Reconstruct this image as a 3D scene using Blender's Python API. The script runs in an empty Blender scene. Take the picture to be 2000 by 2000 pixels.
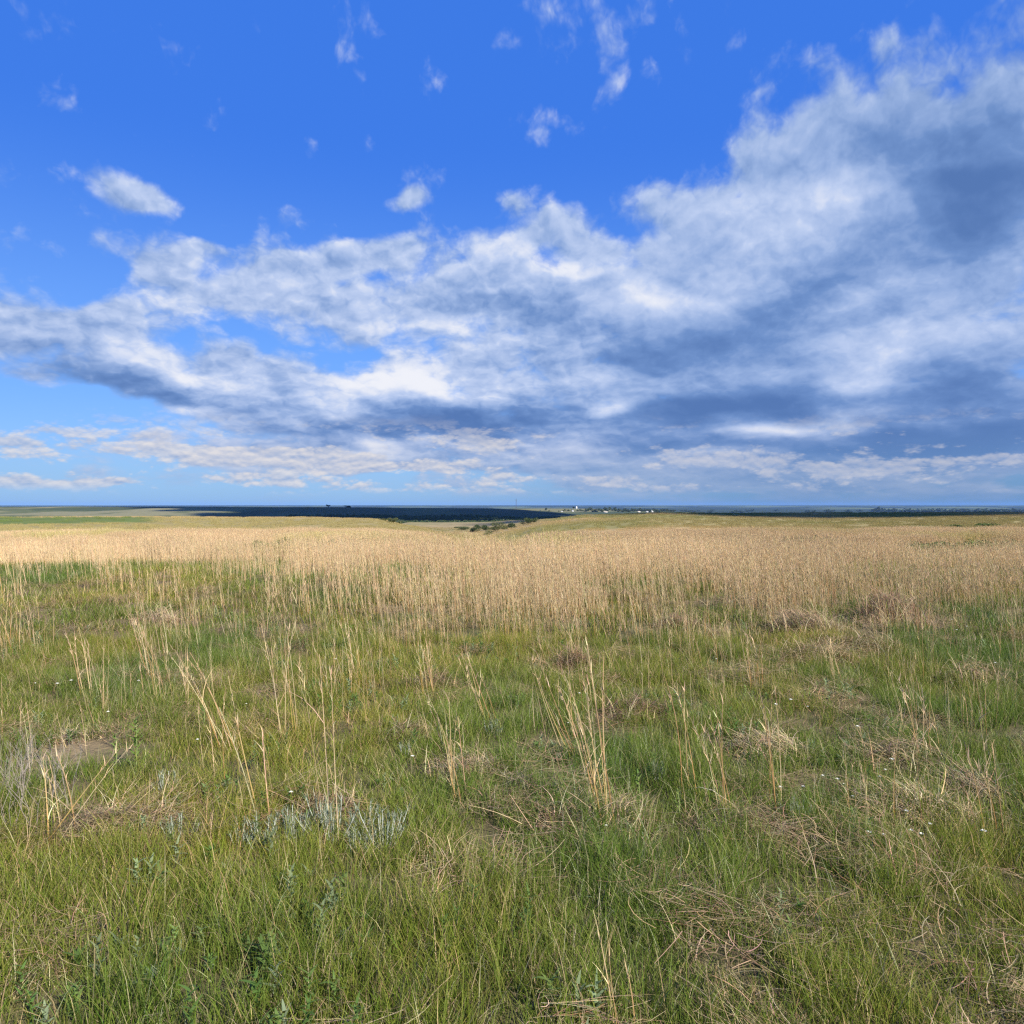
import bpy, bmesh, math, random
import numpy as np
from mathutils import Vector, Matrix, Euler

random.seed(11)
RNG = np.random.default_rng(11)
C = bpy.context.scene.collection
scene = bpy.context.scene

# ------------------------------------------------------------------ camera, sky, sun, exposure
FPX = 1477.0            # focal length in pixels of the 2000 px wide photograph
EYE = 1.6               # eye height above the ground under the camera
HOR = 986.0             # row of the eye level in the photograph

cam_d = bpy.data.cameras.new('camera')
cam_d.sensor_width = 36.0
cam_d.lens = 36.0 * FPX / 2000.0
cam_d.clip_start = 0.05
cam_d.clip_end = 120000.0
cam = bpy.data.objects.new('camera', cam_d)
C.objects.link(cam)
cam.location = (0, 0, EYE)
cam.rotation_euler = (math.radians(90.0) - math.atan((1000.0 - HOR) / FPX), 0, 0)
scene.camera = cam

SUN_EL = math.radians(36.0)
SUN_AZ = math.radians(142.0)        # clockwise from +Y: behind the camera, to its right
TO_SUN = Vector((math.sin(SUN_AZ) * math.cos(SUN_EL), math.cos(SUN_AZ) * math.cos(SUN_EL), math.sin(SUN_EL)))
sun_d = bpy.data.lights.new('sun', 'SUN')
sun_d.energy = 5.0
sun_d.angle = math.radians(0.5)
sun_d.color = (1.0, 0.93, 0.82)
sun = bpy.data.objects.new('sun', sun_d)
C.objects.link(sun)
sun.location = (0, 0, 60)
sun.rotation_euler = TO_SUN.to_track_quat('Z', 'Y').to_euler()

vs = scene.view_settings
vs.view_transform = 'Standard'
vs.look = 'None'
vs.gamma = 1.0
EXPO = 1.0
vs.exposure = EXPO
vs.use_curve_mapping = False
scene.cycles.max_bounces = 6
scene.cycles.diffuse_bounces = 3
scene.cycles.glossy_bounces = 2
scene.cycles.transmission_bounces = 3
scene.cycles.volume_bounces = 0
scene.cycles.transparent_max_bounces = 6
scene.cycles.use_adaptive_sampling = False
scene.cycles.use_denoising = False
scene.cycles.pixel_filter_type = 'BLACKMAN_HARRIS'
scene.cycles.filter_width = 1.3

# ------------------------------------------------------------------ node helpers
class Net:
    """small helper to write node trees as expressions"""
    def __init__(self, tree):
        self.t = tree; self.n = tree.nodes; self.l = tree.links
    def put(self, sock, v):
        if isinstance(v, bpy.types.NodeSocket):
            self.l.new(v, sock)
        elif v is not None:
            sock.default_value = v
    def math(self, op, a, b=None, c=None, clamp=False):
        n = self.n.new('ShaderNodeMath'); n.operation = op; n.use_clamp = clamp
        for i, v in enumerate((a, b, c)): self.put(n.inputs[i], v)
        return n.outputs[0]
    def add(self, a, b): return self.math('ADD', a, b)
    def sub(self, a, b): return self.math('SUBTRACT', a, b)
    def mul(self, a, b): return self.math('MULTIPLY', a, b)
    def vec(self, op, a, b=None, c=None):
        n = self.n.new('ShaderNodeVectorMath'); n.operation = op
        for i, v in enumerate((a, b, c)): self.put(n.inputs[i], v)
        return n.outputs['Value'] if op in ('LENGTH', 'DOT_PRODUCT', 'DISTANCE') else n.outputs[0]
    def scale(self, v, s):
        n = self.n.new('ShaderNodeVectorMath'); n.operation = 'SCALE'
        self.put(n.inputs[0], v); self.put(n.inputs['Scale'], s)
        return n.outputs[0]
    def comb(self, x, y, z=0.0):
        n = self.n.new('ShaderNodeCombineXYZ')
        for i, v in enumerate((x, y, z)): self.put(n.inputs[i], v)
        return n.outputs[0]
    def sep(self, v):
        n = self.n.new('ShaderNodeSeparateXYZ'); self.put(n.inputs[0], v)
        return n.outputs[0], n.outputs[1], n.outputs[2]
    def rng(self, v, a, b, c=0.0, d=1.0, smooth=True):
        n = self.n.new('ShaderNodeMapRange')
        n.interpolation_type = 'SMOOTHSTEP' if smooth else 'LINEAR'
        for i, x in enumerate((v, a, b, c, d)): self.put(n.inputs[i], x)
        return n.outputs[0]
    def noise(self, v, scale=1.0, detail=5.0, rough=0.55, dist=0.0, color=False, lac=2.0, dim='2D'):
        n = self.n.new('ShaderNodeTexNoise'); n.noise_dimensions = dim
        self.put(n.inputs['Vector'], v)
        for k, x in (('Scale', scale), ('Detail', detail), ('Roughness', rough), ('Distortion', dist), ('Lacunarity', lac)):
            self.put(n.inputs[k], x)
        return n.outputs['Color'] if color else n.outputs[0]
    def voro(self, v, scale, detail, rough=0.55):
        n = self.n.new('ShaderNodeTexVoronoi'); n.voronoi_dimensions = '2D'; n.feature = 'F1'; n.normalize = True
        self.put(n.inputs['Vector'], v)
        n.inputs['Scale'].default_value = scale; n.inputs['Detail'].default_value = detail; n.inputs['Roughness'].default_value = rough
        return n.outputs['Distance']
    def mix(self, f, a, b, mode='MIX'):
        n = self.n.new('ShaderNodeMix'); n.data_type = 'RGBA'; n.blend_type = mode
        n.clamp_factor = True
        self.put(n.inputs[0], f); self.put(n.inputs[6], a); self.put(n.inputs[7], b)
        return n.outputs[2]
    def mapping(self, v, loc, rot, scl, kind='TEXTURE'):
        n = self.n.new('ShaderNodeMapping'); n.vector_type = kind
        self.put(n.inputs[0], v)
        n.inputs[1].default_value = loc; n.inputs[2].default_value = rot; n.inputs[3].default_value = scl
        return n.outputs[0]


def srgb(r, g, b, k=1.0):
    f = lambda c: (c / 255.0 / 12.92) if c <= 10.3 else ((c / 255.0 + 0.055) / 1.055) ** 2.4
    return (f(r) * k, f(g) * k, f(b) * k, 1.0)

# ------------------------------------------------------------------ sky with its clouds (world, by direction)
world = bpy.data.worlds.new("World")
scene.world = world
world.use_nodes = True
W = Net(world.node_tree)
W.n.clear()
SKY_STRENGTH = 0.10
KS = 1.0 / SKY_STRENGTH / 2 ** EXPO      # a cloud brightness as seen -> radiance before the strength

sky = W.n.new('ShaderNodeTexSky')
sky.sky_type = 'NISHITA'
sky.sun_disc = False
sky.sun_elevation = SUN_EL
sky.sun_rotation = SUN_AZ
sky.altitude = 400.0
sky.air_density = 1.0
sky.dust_density = 0.3
sky.ozone_density = 2.0

tc = W.n.new('ShaderNodeTexCoord')
dx, dy, dz = W.sep(tc.outputs['Generated'])
D2R = 57.29578
AZ = W.mul(W.math('ARCTAN2', dx, dy), D2R)                 # degrees, 0 ahead, + to the right
EL = W.mul(W.math('ARCSINE', dz), D2R)


def sky_pt(x, y):
    az = math.atan((x - 1000.0) / FPX)
    el = math.atan((HOR - y) / FPX * math.cos(az))
    return math.degrees(az), math.degrees(el)


PXD = 0.0388                                                # degrees per photograph pixel near the middle
ELC = W.math('MAXIMUM', EL, -2.0)
FEL = W.mul(W.math('LOGARITHM', W.add(ELC, 9.0), math.e), 3.5)      # heights, squeezed towards the horizon
P = W.comb(W.mul(AZ, 0.1), FEL, 0.0)
warpc = W.vec('SUBTRACT', W.noise(P, 1.7, 1.0, 0.45, color=True), (0.5, 0.5, 0.5))
AE = W.comb(AZ, EL, 0.0)
AEW = W.vec('ADD', AE, W.vec('MULTIPLY', warpc, (4.5, 2.6, 0.0)))
PW = W.vec('ADD', P, W.scale(W.vec('MULTIPLY', warpc, (1.0, 1.0, 0.0)), 0.25))


def blobs(lst, base, coord):
    acc = base
    for k, (x, y, rx, ry, rot, w) in enumerate(lst):
        if k % 8 == 7:      # keeps the evaluation in sequence, so that few values are alive at once
            coord = W.vec('ADD', coord, W.comb(W.mul(acc, 1e-6), 0.0, 0.0))
        a, e = sky_pt(x, y)
        m = W.mapping(coord, (a, e, 0), (0, 0, math.radians(rot)), (rx * PXD * 1.55, ry * PXD * 1.55, 1.0))
        f = W.rng(W.vec('LENGTH', m), 1.0, 0.0, 0.0, w)
        acc = W.add(acc, f)
    return acc


COVER = [
    (1730, 640, 560, 330, 0, 1.15), (1480, 420, 270, 95, 12, 0.75), (1330, 690, 380, 170, 0, 0.75),
    (1060, 575, 230, 70, 6, 0.95), (760, 590, 320, 62, 6, 0.95), (440, 560, 190, 66, 14, 1.0),
    (650, 512, 130, 30, 12, 0.9), (820, 490, 140, 48, 4, 0.95), (280, 715, 270, 70, -14, 1.1),
    (560, 790, 260, 80, -8, 1.05), (80, 645, 150, 42, 6, 0.85), (850, 750, 300, 110, 0, 0.95),
    (980, 470, 76, 44, -20, 1.0), (1135, 458, 60, 48, -20, 0.98), (1055, 448, 40, 30, 20, 0.85),
    (985, 388, 46, 28, -35, 0.88), (298, 512, 66, 44, 0, 1.0), (385, 492, 46, 22, -15, 0.85),
    (215, 366, 84, 26, -8, 0.85), (318, 390, 52, 20, 0, 0.85), (800, 393, 56, 12, 0, 0.85),
    (560, 505, 44, 10, 0, 0.55), (120, 735, 140, 18, -4, 0.55), (400, 890, 270, 30, 0, 1.0), (690, 865, 80, 34, 0, 0.8),
    (650, 905, 220, 26, 0, 0.5), (1080, 885, 460, 85, 0, 0.85), (1650, 880, 480, 95, 0, 0.95), (760, 850, 260, 50, 0, 0.5), (830, 915, 100, 14, 0, 0.5),
    (1760, 330, 420, 170, 10, 1.0), (205, 595, 40, 22, 0, 0.5),
    (1300, 300, 140, 90, 0, -0.45), (1200, 530, 70, 24, -10, -0.75), (1556, 434, 40, 14, -8, -1.1), (1435, 392, 28, 14, 30, -0.7),
    (640, 690, 60, 30, -15, -0.35), (430, 668, 120, 20, 4, -0.42), (690, 560, 60, 18, 20, -0.35),
    (560, 260, 560, 130, 0, -0.25), (150, 810, 190, 60, -10, -0.35),
]
cov0 = blobs(COVER, -0.42, AEW)

N1 = W.noise(PW, 2.1, 6.0, 0.53)
LOFF = W.vec('ADD', PW, (0.05, 0.085, 0.0))
N1L = W.noise(LOFF, 2.1, 4.0, 0.5)
# long streaks rising to the right, over the right half
PS = W.mapping(W.comb(W.mul(AZ, 0.1), W.mul(EL, 0.1), 0.0), (0, 0, 0), (0, 0, math.radians(24)), (3.2, 0.62, 1.0))
PS = W.vec('ADD', PS, W.scale(warpc, 0.35))
NS = W.noise(PS, 1.5, 4.0, 0.5)
NF = W.noise(PW, 12.0, 3.0, 0.6)
PV = W.vec('ADD', P, W.vec('MULTIPLY', W.vec('SUBTRACT', W.noise(P, 7.0, 2.0, 0.5, color=True), (0.5, 0.5, 0.5)), (0.16, 0.12, 0.0)))
VO = W.voro(PV, 3.4, 3.0, 0.6)
VL = W.voro(W.vec('ADD', PV, (0.035, 0.085, 0.0)), 3.4, 2.0, 0.55)
dens = W.add(cov0, W.mul(W.sub(N1, 0.5), 2.1))
dens = W.add(dens, W.mul(W.sub(NS, 0.5), 0.35))
dens = W.add(dens, W.mul(W.sub(0.40, VO), 1.1))
lift = W.add(W.mul(W.sub(N1, N1L), 0.8), W.mul(W.sub(VL, VO), 0.75))
ALPHA = W.rng(dens, -0.20, 0.66)

BRIGHT = [
    (1235, 588, 90, 30, -4, 0.50), (1090, 522, 95, 30, -6, 0.38), (790, 760, 170, 44, 0, 0.55), (860, 632, 130, 22, 0, 0.28),
    (1170, 738, 130, 22, 4, 0.36), (310, 700, 80, 26, -10, 0.36), (1400, 600, 150, 45, 10, 0.20), (1490, 833, 80, 22, 8, 0.42),
    (1640, 600, 80, 34, 20, 0.16), (1700, 720, 90, 60, 20, 0.22), (1860, 640, 120, 40, 10, 0.18), (400, 886, 190, 16, 0, 0.42),
    (1480, 440, 200, 70, 12, 0.20), (1210, 795, 70, 12, 4, 0.34), (430, 735, 70, 20, -12, 0.30), (400, 818, 60, 14, 0, 0.32),
    (640, 800, 60, 24, 0, 0.30), (700, 868, 60, 20, 0, 0.36), (620, 905, 100, 12, 0, 0.30), (980, 470, 60, 34, 0, 0.14),
    (1640, 380, 160, 40, 5, 0.12), (470, 600, 240, 30, 10, 0.08), (1130, 690, 50, 30, 30, 0.16), (800, 690, 180, 40, 0, 0.10), (1690, 830, 150, 22, 8, 0.22),
    (880, 815, 240, 36, 0, -0.70), (860, 850, 240, 16, 0, -0.20), (1420, 795, 210, 32, 2, -0.68), (1330, 690, 270, 60, 8, -0.36),
    (1850, 870, 280, 36, 0, -0.50), (1920, 420, 80, 70, 0, -0.42), (1000, 612, 210, 30, 0, -0.18), (1560, 560, 170, 50, 22, -0.20),
    (1850, 790, 170, 70, 0, -0.26), (240, 752, 200, 40, -14, -0.38), (580, 850, 90, 26, 0, -0.22), (1280, 855, 160, 26, 0, -0.26),
    (1890, 365, 120, 20, -10, -0.24), (930, 700, 60, 60, 0, -0.04), (1380, 870, 200, 20, 0, -0.2), (650, 680, 70, 40, 0, -0.06), (1150, 640, 120, 26, 0, -0.14),
    (1900, 300, 180, 90, 0, -0.25), (740, 905, 260, 12, 0, -0.14), (1060, 915, 300, 18, 0, -0.16), (1640, 930, 400, 26, 0, -0.10),
]
br0 = W.add(W.mul(W.sub(blobs(BRIGHT, 0.50, AEW), 0.50), 1.35), 0.63)
br = W.add(br0, W.mul(lift, W.rng(AZ, -4.0, 14.0, 1.2, 0.75)))
br = W.add(br, W.mul(W.sub(NS, 0.5), W.rng(AZ, -6.0, 12.0, 0.15, 0.5)))
br = W.add(br, W.mul(W.sub(NF, 0.5), W.rng(EL, 2.0, 12.0, 0.06, 0.17)))
br = W.sub(br, W.mul(W.rng(dens, 0.6, 1.7), 0.10))
br = W.sub(br, W.rng(AZ, 4.0, 32.0, 0.0, 0.16))
br = W.rng(br, -0.42, 1.38)

ramp = W.n.new('ShaderNodeValToRGB')
W.put(ramp.inputs[0], br)
cr = ramp.color_ramp
cr.elements[0].position = 0.0; cr.elements[0].color = srgb(86, 121, 180, 1)
cr.elements[1].position = 1.0; cr.elements[1].color = srgb(240, 242, 250, 1)
for p_, c_ in ((0.25, (112, 146, 202)), (0.5, (152, 178, 224)), (0.75, (190, 207, 241))):
    e_ = cr.elements.new(p_); e_.color = srgb(*c_)
# nearer the horizon the air in front makes clouds bluer and warmer white at once
low = W.rng(EL, 7.5, 0.5)
cl_low = W.mix(W.rng(br, 0.1, 0.95, 0.0, 1.0, False), srgb(104, 142, 196), srgb(206, 208, 222))
cloud = W.mix(W.mul(low, 0.8), ramp.outputs[0], cl_low)
cloud = W.mix(1.0, cloud, (KS, KS, KS, 1.0), 'MULTIPLY')

# small heaped puffs low over the horizon, in rows
PL = W.vec('ADD', W.comb(W.mul(AZ, 0.40), W.mul(EL, 0.95), 0.0), W.vec('MULTIPLY', warpc, (0.5, 0.35, 0.0)))
NLP = W.noise(W.comb(W.mul(AZ, 0.10), W.mul(EL, 0.55), 0.0), 1.0, 2.0, 0.5)
VP = W.voro(PL, 1.2, 3.0, 0.62)
VPL = W.voro(W.vec('ADD', PL, (0.03, 0.22, 0.0)), 1.2, 2.0, 0.55)
lowmask = W.mul(W.rng(EL, 0.5, 1.6), W.rng(EL, 7.0, 4.2))
ROWS = [(420, 884, 250, 22, 0, 0.42), (660, 905, 170, 18, 0, 0.34), (830, 916, 110, 12, 0, 0.30), (150, 945, 140, 12, 0, 0.26), (1080, 935, 160, 12, 0, 0.24), (1500, 895, 160, 14, 0, 0.06), (430, 940, 160, 10, 0, 0.2)]
pd = W.add(W.add(blobs(ROWS, -0.04, AE), W.mul(W.sub(NLP, 0.5), 1.2)), W.mul(W.sub(0.42, VP), 1.1))
aL = W.mul(W.rng(pd, 0.06, 0.34), lowmask)
bL = W.add(0.66, W.mul(W.sub(VPL, VP), 1.7))
cL = W.mix(bL, srgb(122, 156, 206, KS), srgb(230, 225, 224, KS))

# clear sky: the physical sky, a little more saturated, paler towards the horizon
skyc = W.vec('MULTIPLY', sky.outputs[0], (0.62, 1.0, 1.55))
hz = W.mix(W.rng(AZ, -14.0, 26.0), srgb(148, 188, 230, KS), srgb(108, 148, 192, KS))
up = W.mix(W.rng(EL, 4.0, 26.0), srgb(118, 172, 248, KS), srgb(58, 120, 228, KS))
clear = W.mix(W.rng(EL, 9.0, 0.0), up, hz)
clear = W.mix(0.92, skyc, clear)

col = W.mix(ALPHA, clear, cloud)
hazef = W.mul(W.rng(EL, 5.0, 0.0), 0.75)
col = W.mix(W.mul(hazef, 0.8), col, hz)
col = W.mix(W.mul(aL, W.rng(AZ, -2.0, 14.0, 0.8, 0.5)), col, cL)
col = W.mix(W.rng(EL, 1.2, 0.0, 0.0, 0.7), col, hz)
bg = W.n.new('ShaderNodeBackground')
W.put(bg.inputs[0], col)
bg.inputs[1].default_value = SKY_STRENGTH
wo = W.n.new('ShaderNodeOutputWorld')
W.l.new(bg.outputs[0], wo.inputs[0])
world.cycles.sampling_method = 'NONE'

# ------------------------------------------------------------------ tags and mesh helpers
def tag(o, label=None, cat=None, group=None, kind=None):
    if label: o['label'] = label
    if cat: o['category'] = cat
    if group: o['group'] = group
    if kind: o['kind'] = kind
    return o


def link(name, me, parent=None, loc=None):
    o = bpy.data.objects.new(name, me)
    C.objects.link(o)
    if parent: o.parent = parent
    if loc is not None: o.location = loc
    return o


def mesh_np(name, verts, faces_flat, counts, mat=None, col=None, smooth=False):
    """a mesh straight from numpy arrays; col = one linear colour for each vertex"""
    me = bpy.data.meshes.new(name)
    verts = np.asarray(verts, np.float32).reshape(-1, 3)
    faces_flat = np.asarray(faces_flat, np.int32).ravel()
    counts = np.asarray(counts, np.int32)
    me.vertices.add(len(verts)); me.vertices.foreach_set('co', verts.ravel())
    if len(counts):
        me.loops.add(len(faces_flat)); me.loops.foreach_set('vertex_index', faces_flat)
        me.polygons.add(len(counts))
        st = np.zeros(len(counts), np.int32); st[1:] = np.cumsum(counts)[:-1]
        me.polygons.foreach_set('loop_start', st)
        me.polygons.foreach_set('loop_total', counts)
        if smooth: me.polygons.foreach_set('use_smooth', np.ones(len(counts), bool))
    if col is not None:
        a = me.color_attributes.new('col', 'FLOAT_COLOR', 'POINT')
        c4 = np.ones((len(verts), 4), np.float32); c4[:, :3] = col
        a.data.foreach_set('color', c4.ravel())
    me.update(calc_edges=True)
    if mat: me.materials.append(mat)
    return me


def _hash(ix, iy, seed):
    h = (ix.astype(np.int64) * 374761393 + iy.astype(np.int64) * 668265263 + seed * 1442695041) & 0x7fffffff
    h = ((h ^ (h >> 13)) * 1274126177) & 0x7fffffff
    return ((h ^ (h >> 16)) & 0xffff) / 65535.0


def vnoise(x, y, seed=0):
    xi = np.floor(x); yi = np.floor(y)
    fx = x - xi; fy = y - yi
    fx = fx * fx * fx * (fx * (fx * 6 - 15) + 10); fy = fy * fy * fy * (fy * (fy * 6 - 15) + 10)
    xi = xi.astype(np.int64); yi = yi.astype(np.int64)
    a = _hash(xi, yi, seed); b = _hash(xi + 1, yi, seed); c = _hash(xi, yi + 1, seed); d = _hash(xi + 1, yi + 1, seed)
    return (a + (b - a) * fx) * (1 - fy) + (c + (d - c) * fx) * fy


def fbm(x, y, seed=0, octs=4, gain=0.5):
    s = 0; amp = 1; tot = 0
    for k in range(octs):
        s = s + amp * vnoise(x * 2 ** k + 17.3 * k, y * 2 ** k - 9.1 * k, seed + k)
        tot += amp; amp *= gain
    return s / tot                                          # 0..1, mean 0.5


def sstep(x, a, b):
    t = np.clip((x - a) / (b - a), 0, 1)
    return t * t * (3 - 2 * t)

# ------------------------------------------------------------------ the lie of the land
# heights along rays from the place where the photographer stood: bearing column -> (distance, height)
COLS = [
    (-200, [(25, 0), (45, -.05), (70, -.5), (95, -1.5), (150, -4.5), (260, -7.0), (330, -7.2), (400, -6.2), (470, -5.0), (560, -8), (800, -22), (1200, -40), (1800, -44), (2300, -26), (2800, -11), (3200, -5.2), (3700, -6.5), (5000, -45), (8000, -72), (14000, -60), (26000, -9)]),
    (250, [(25, 0), (45, -.05), (70, -.5), (95, -1.5), (150, -4.5), (260, -7.0), (330, -7.2), (400, -6.1), (460, -5.1), (560, -8), (800, -22), (1200, -40), (1800, -44), (2300, -26), (2800, -11), (3200, -5.2), (3700, -6.5), (5000, -45), (8000, -72), (14000, -60), (26000, -9)]),
    (600, [(25, 0), (45, -.05), (68, -.5), (95, -1.7), (150, -4.8), (250, -7.2), (330, -7.3), (400, -6.4), (450, -5.9), (540, -9), (800, -22), (1200, -40), (1800, -44), (2300, -27), (2700, -12), (3000, -7.0), (3600, -10), (5000, -50), (8000, -72), (14000, -60), (26000, -9)]),
    (730, [(25, 0), (43, -.05), (65, -.5), (95, -1.8), (150, -5.2), (250, -7.8), (330, -7.8), (400, -7.0), (450, -6.7), (540, -10), (800, -22), (1200, -40), (1800, -44), (2300, -27), (2700, -13), (3000, -8.5), (3600, -12), (5000, -50), (8000, -72), (14000, -60), (26000, -8)]),
    (800, [(25, 0), (42, -.05), (60, -.5), (95, -2.2), (150, -5.8), (250, -8.8), (330, -9.4), (400, -9.6), (450, -11), (540, -14), (700, -17.5), (900, -19), (1300, -38), (1800, -43), (2300, -28), (2700, -15), (3000, -10), (3600, -18), (5000, -54), (8000, -72), (14000, -60), (26000, -8)]),
    (870, [(25, 0), (41, -.05), (56, -.6), (90, -2.8), (150, -6.6), (230, -8.8), (290, -9.6), (350, -12.2), (450, -16), (540, -16.6), (700, -18), (900, -19.2), (1300, -38), (1800, -43), (2400, -25), (2800, -14), (3000, -11), (3600, -24), (5000, -56), (8000, -72), (14000, -60), (26000, -8)]),
    (950, [(25, 0), (38, -.05), (45, -.25), (60, -1.2), (120, -7), (250, -15), (450, -17.5), (520, -17), (700, -18), (900, -19), (1300, -38), (1800, -42.5), (2400, -24), (2800, -15), (3000, -12.5), (3600, -30), (5000, -58), (8000, -72), (14000, -60), (26000, -8)]),
    (1000, [(27, 0), (40, -.1), (46, -.25), (70, -1.6), (120, -6), (250, -13), (400, -14), (500, -14), (700, -15), (850, -16), (1300, -36), (2000, -41), (2500, -23), (3000, -15.5), (3600, -34), (4100, -37), (4500, -21), (5000, -34), (8000, -72), (14000, -60), (26000, -8)]),
    (1060, [(27, 0), (45, -.2), (80, -1.4), (130, -4.2), (250, -9.2), (330, -9.4), (500, -10.2), (650, -10.6), (800, -14), (1400, -38), (2200, -38.5), (2600, -26.5), (2900, -21), (3300, -33), (4000, -40), (4500, -20), (5000, -34), (8000, -72), (14000, -60), (26000, -8)]),
    (1150, [(25, 0), (45, -.2), (70, -1.0), (110, -3.2), (200, -6.3), (280, -7), (400, -7.3), (500, -7), (600, -6.5), (700, -8), (1000, -22), (1500, -39), (2300, -40), (2700, -37), (3300, -40), (4000, -36), (4500, -21), (5000, -36), (8000, -72), (14000, -60), (26000, -8)]),
    (1300, [(25, 0), (50, -.2), (75, -.9), (110, -2.6), (180, -5), (250, -5.8), (400, -5.6), (550, -4.6), (700, -6.5), (1200, -30), (2500, -50), (3500, -38), (4150, -35), (5000, -60), (8000, -72), (14000, -60), (26000, -8)]),
    (1600, [(25, 0), (60, -.3), (85, -.9), (130, -3), (220, -5.6), (300, -6.2), (450, -6.3), (700, -5.2), (900, -9), (1500, -36), (3000, -50), (5000, -62), (8000, -72), (14000, -58), (26000, -8)]),
    (2000, [(25, 0), (60, -.2), (90, -.7), (140, -2.4), (220, -4), (350, -4.6), (500, -4.2), (700, -4.4), (900, -9), (1500, -36), (3000, -50), (5000, -62), (8000, -72), (14000, -58), (26000, -8)]),
    (2400, [(25, 0), (60, -.2), (90, -.7), (140, -2.4), (220, -4), (350, -4.6), (500, -4.2), (700, -4.4), (900, -9), (1500, -36), (3000, -50), (5000, -62), (8000, -72), (14000, -58), (26000, -8)]),
]


def pchip(xs, ys, q):
    xs = np.asarray(xs, float); ys = np.asarray(ys, float)
    h = np.diff(xs); d = np.diff(ys) / h
    m = np.zeros(len(xs)); m[0] = d[0]; m[-1] = d[-1]
    for i in range(1, len(xs) - 1):
        if d[i - 1] * d[i] > 0:
            w1 = 2 * h[i] + h[i - 1]; w2 = h[i] + 2 * h[i - 1]
            m[i] = (w1 + w2) / (w1 / d[i - 1] + w2 / d[i])
    q = np.clip(q, xs[0], xs[-1])
    i = np.clip(np.searchsorted(xs, q) - 1, 0, len(xs) - 2)
    t = (q - xs[i]) / h[i]
    return ((1 + 2 * t) * (1 - t) ** 2 * ys[i] + t * (1 - t) ** 2 * h[i] * m[i]
            + t * t * (3 - 2 * t) * ys[i + 1] + t * t * (t - 1) * h[i] * m[i + 1])


LQ = np.linspace(math.log(1.0), math.log(40000.0), 900)
PROF = np.stack([pchip([0.0] + [math.log(r) for r, z in c[1]], [0.0] + [z for r, z in c[1]], LQ) for c in COLS])
CAZ = np.array([math.atan((c[0] - 1000.0) / FPX) for c in COLS])


def land(x, y):
    """height of the ground at x, y (arrays)"""
    x = np.asarray(x, float); y = np.asarray(y, float)
    r = np.maximum(np.hypot(x, y), 1.0)
    az = np.arctan2(x, y)
    fr = np.clip((np.log(r) - LQ[0]) / (LQ[1] - LQ[0]), 0, len(LQ) - 1.001)
    i = fr.astype(int); f = fr - i
    j = np.clip(np.searchsorted(CAZ, az) - 1, 0, len(CAZ) - 2)
    t = np.clip((az - CAZ[j]) / (CAZ[j + 1] - CAZ[j]), 0, 1)
    t = t * t * (3 - 2 * t) * 0.6 + t * 0.4
    za = PROF[j, i] * (1 - f) + PROF[j, i + 1] * f
    zb = PROF[j + 1, i] * (1 - f) + PROF[j + 1, i + 1] * f
    z = za * (1 - t) + zb * t
    z = z - 0.66 * sstep(r, 18, 42) * (1 - sstep(r, 150, 330))
    z = z - 0.95 * np.exp(-((az + 0.035) / 0.05) ** 2) * sstep(r, 24, 40) * (1 - sstep(r, 150, 330))
    z = z + (fbm(x / 2.6, y / 2.6, 3, 3) - 0.5) * 0.10 * sstep(r, 2.0, 5.0)
    z = z + (fbm(x / 60.0, y / 60.0, 5, 3) - 0.5) * 1.0 * sstep(r, 90, 300) * (1 - 0.6 * sstep(r, 1500, 3000))
    z = z + (np.abs(fbm(x / 420.0, y / 620.0, 7, 3) - 0.5) * -20.0 + 2.5) * sstep(r, 1500, 2100) * (1 - sstep(r, 2700, 3100))
    z = z + (fbm(x / 1800.0, y / 1800.0, 9, 3) - 0.5) * 14.0 * sstep(r, 5000, 8000) * (1 - sstep(r, 15000, 24000))
    return z


def lz(x, y):
    return float(land(np.array([x]), np.array([y]))[0])


def at(px, y_px=None, r=None):
    """point on the ground: bearing of column px, at distance r, or where the flat near ground meets row y_px"""
    a = math.atan((px - 1000.0) / FPX)
    if r is None:
        Y = EYE * FPX / (y_px - HOR)
        return (px - 1000.0) / FPX * Y, Y
    return r * math.sin(a), r * math.cos(a)


def colour_noise_mat(name, base_attr=True):
    m = bpy.data.materials.new(name); m.use_nodes = True
    N = Net(m.node_tree); N.n.clear()
    return m, N

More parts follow.
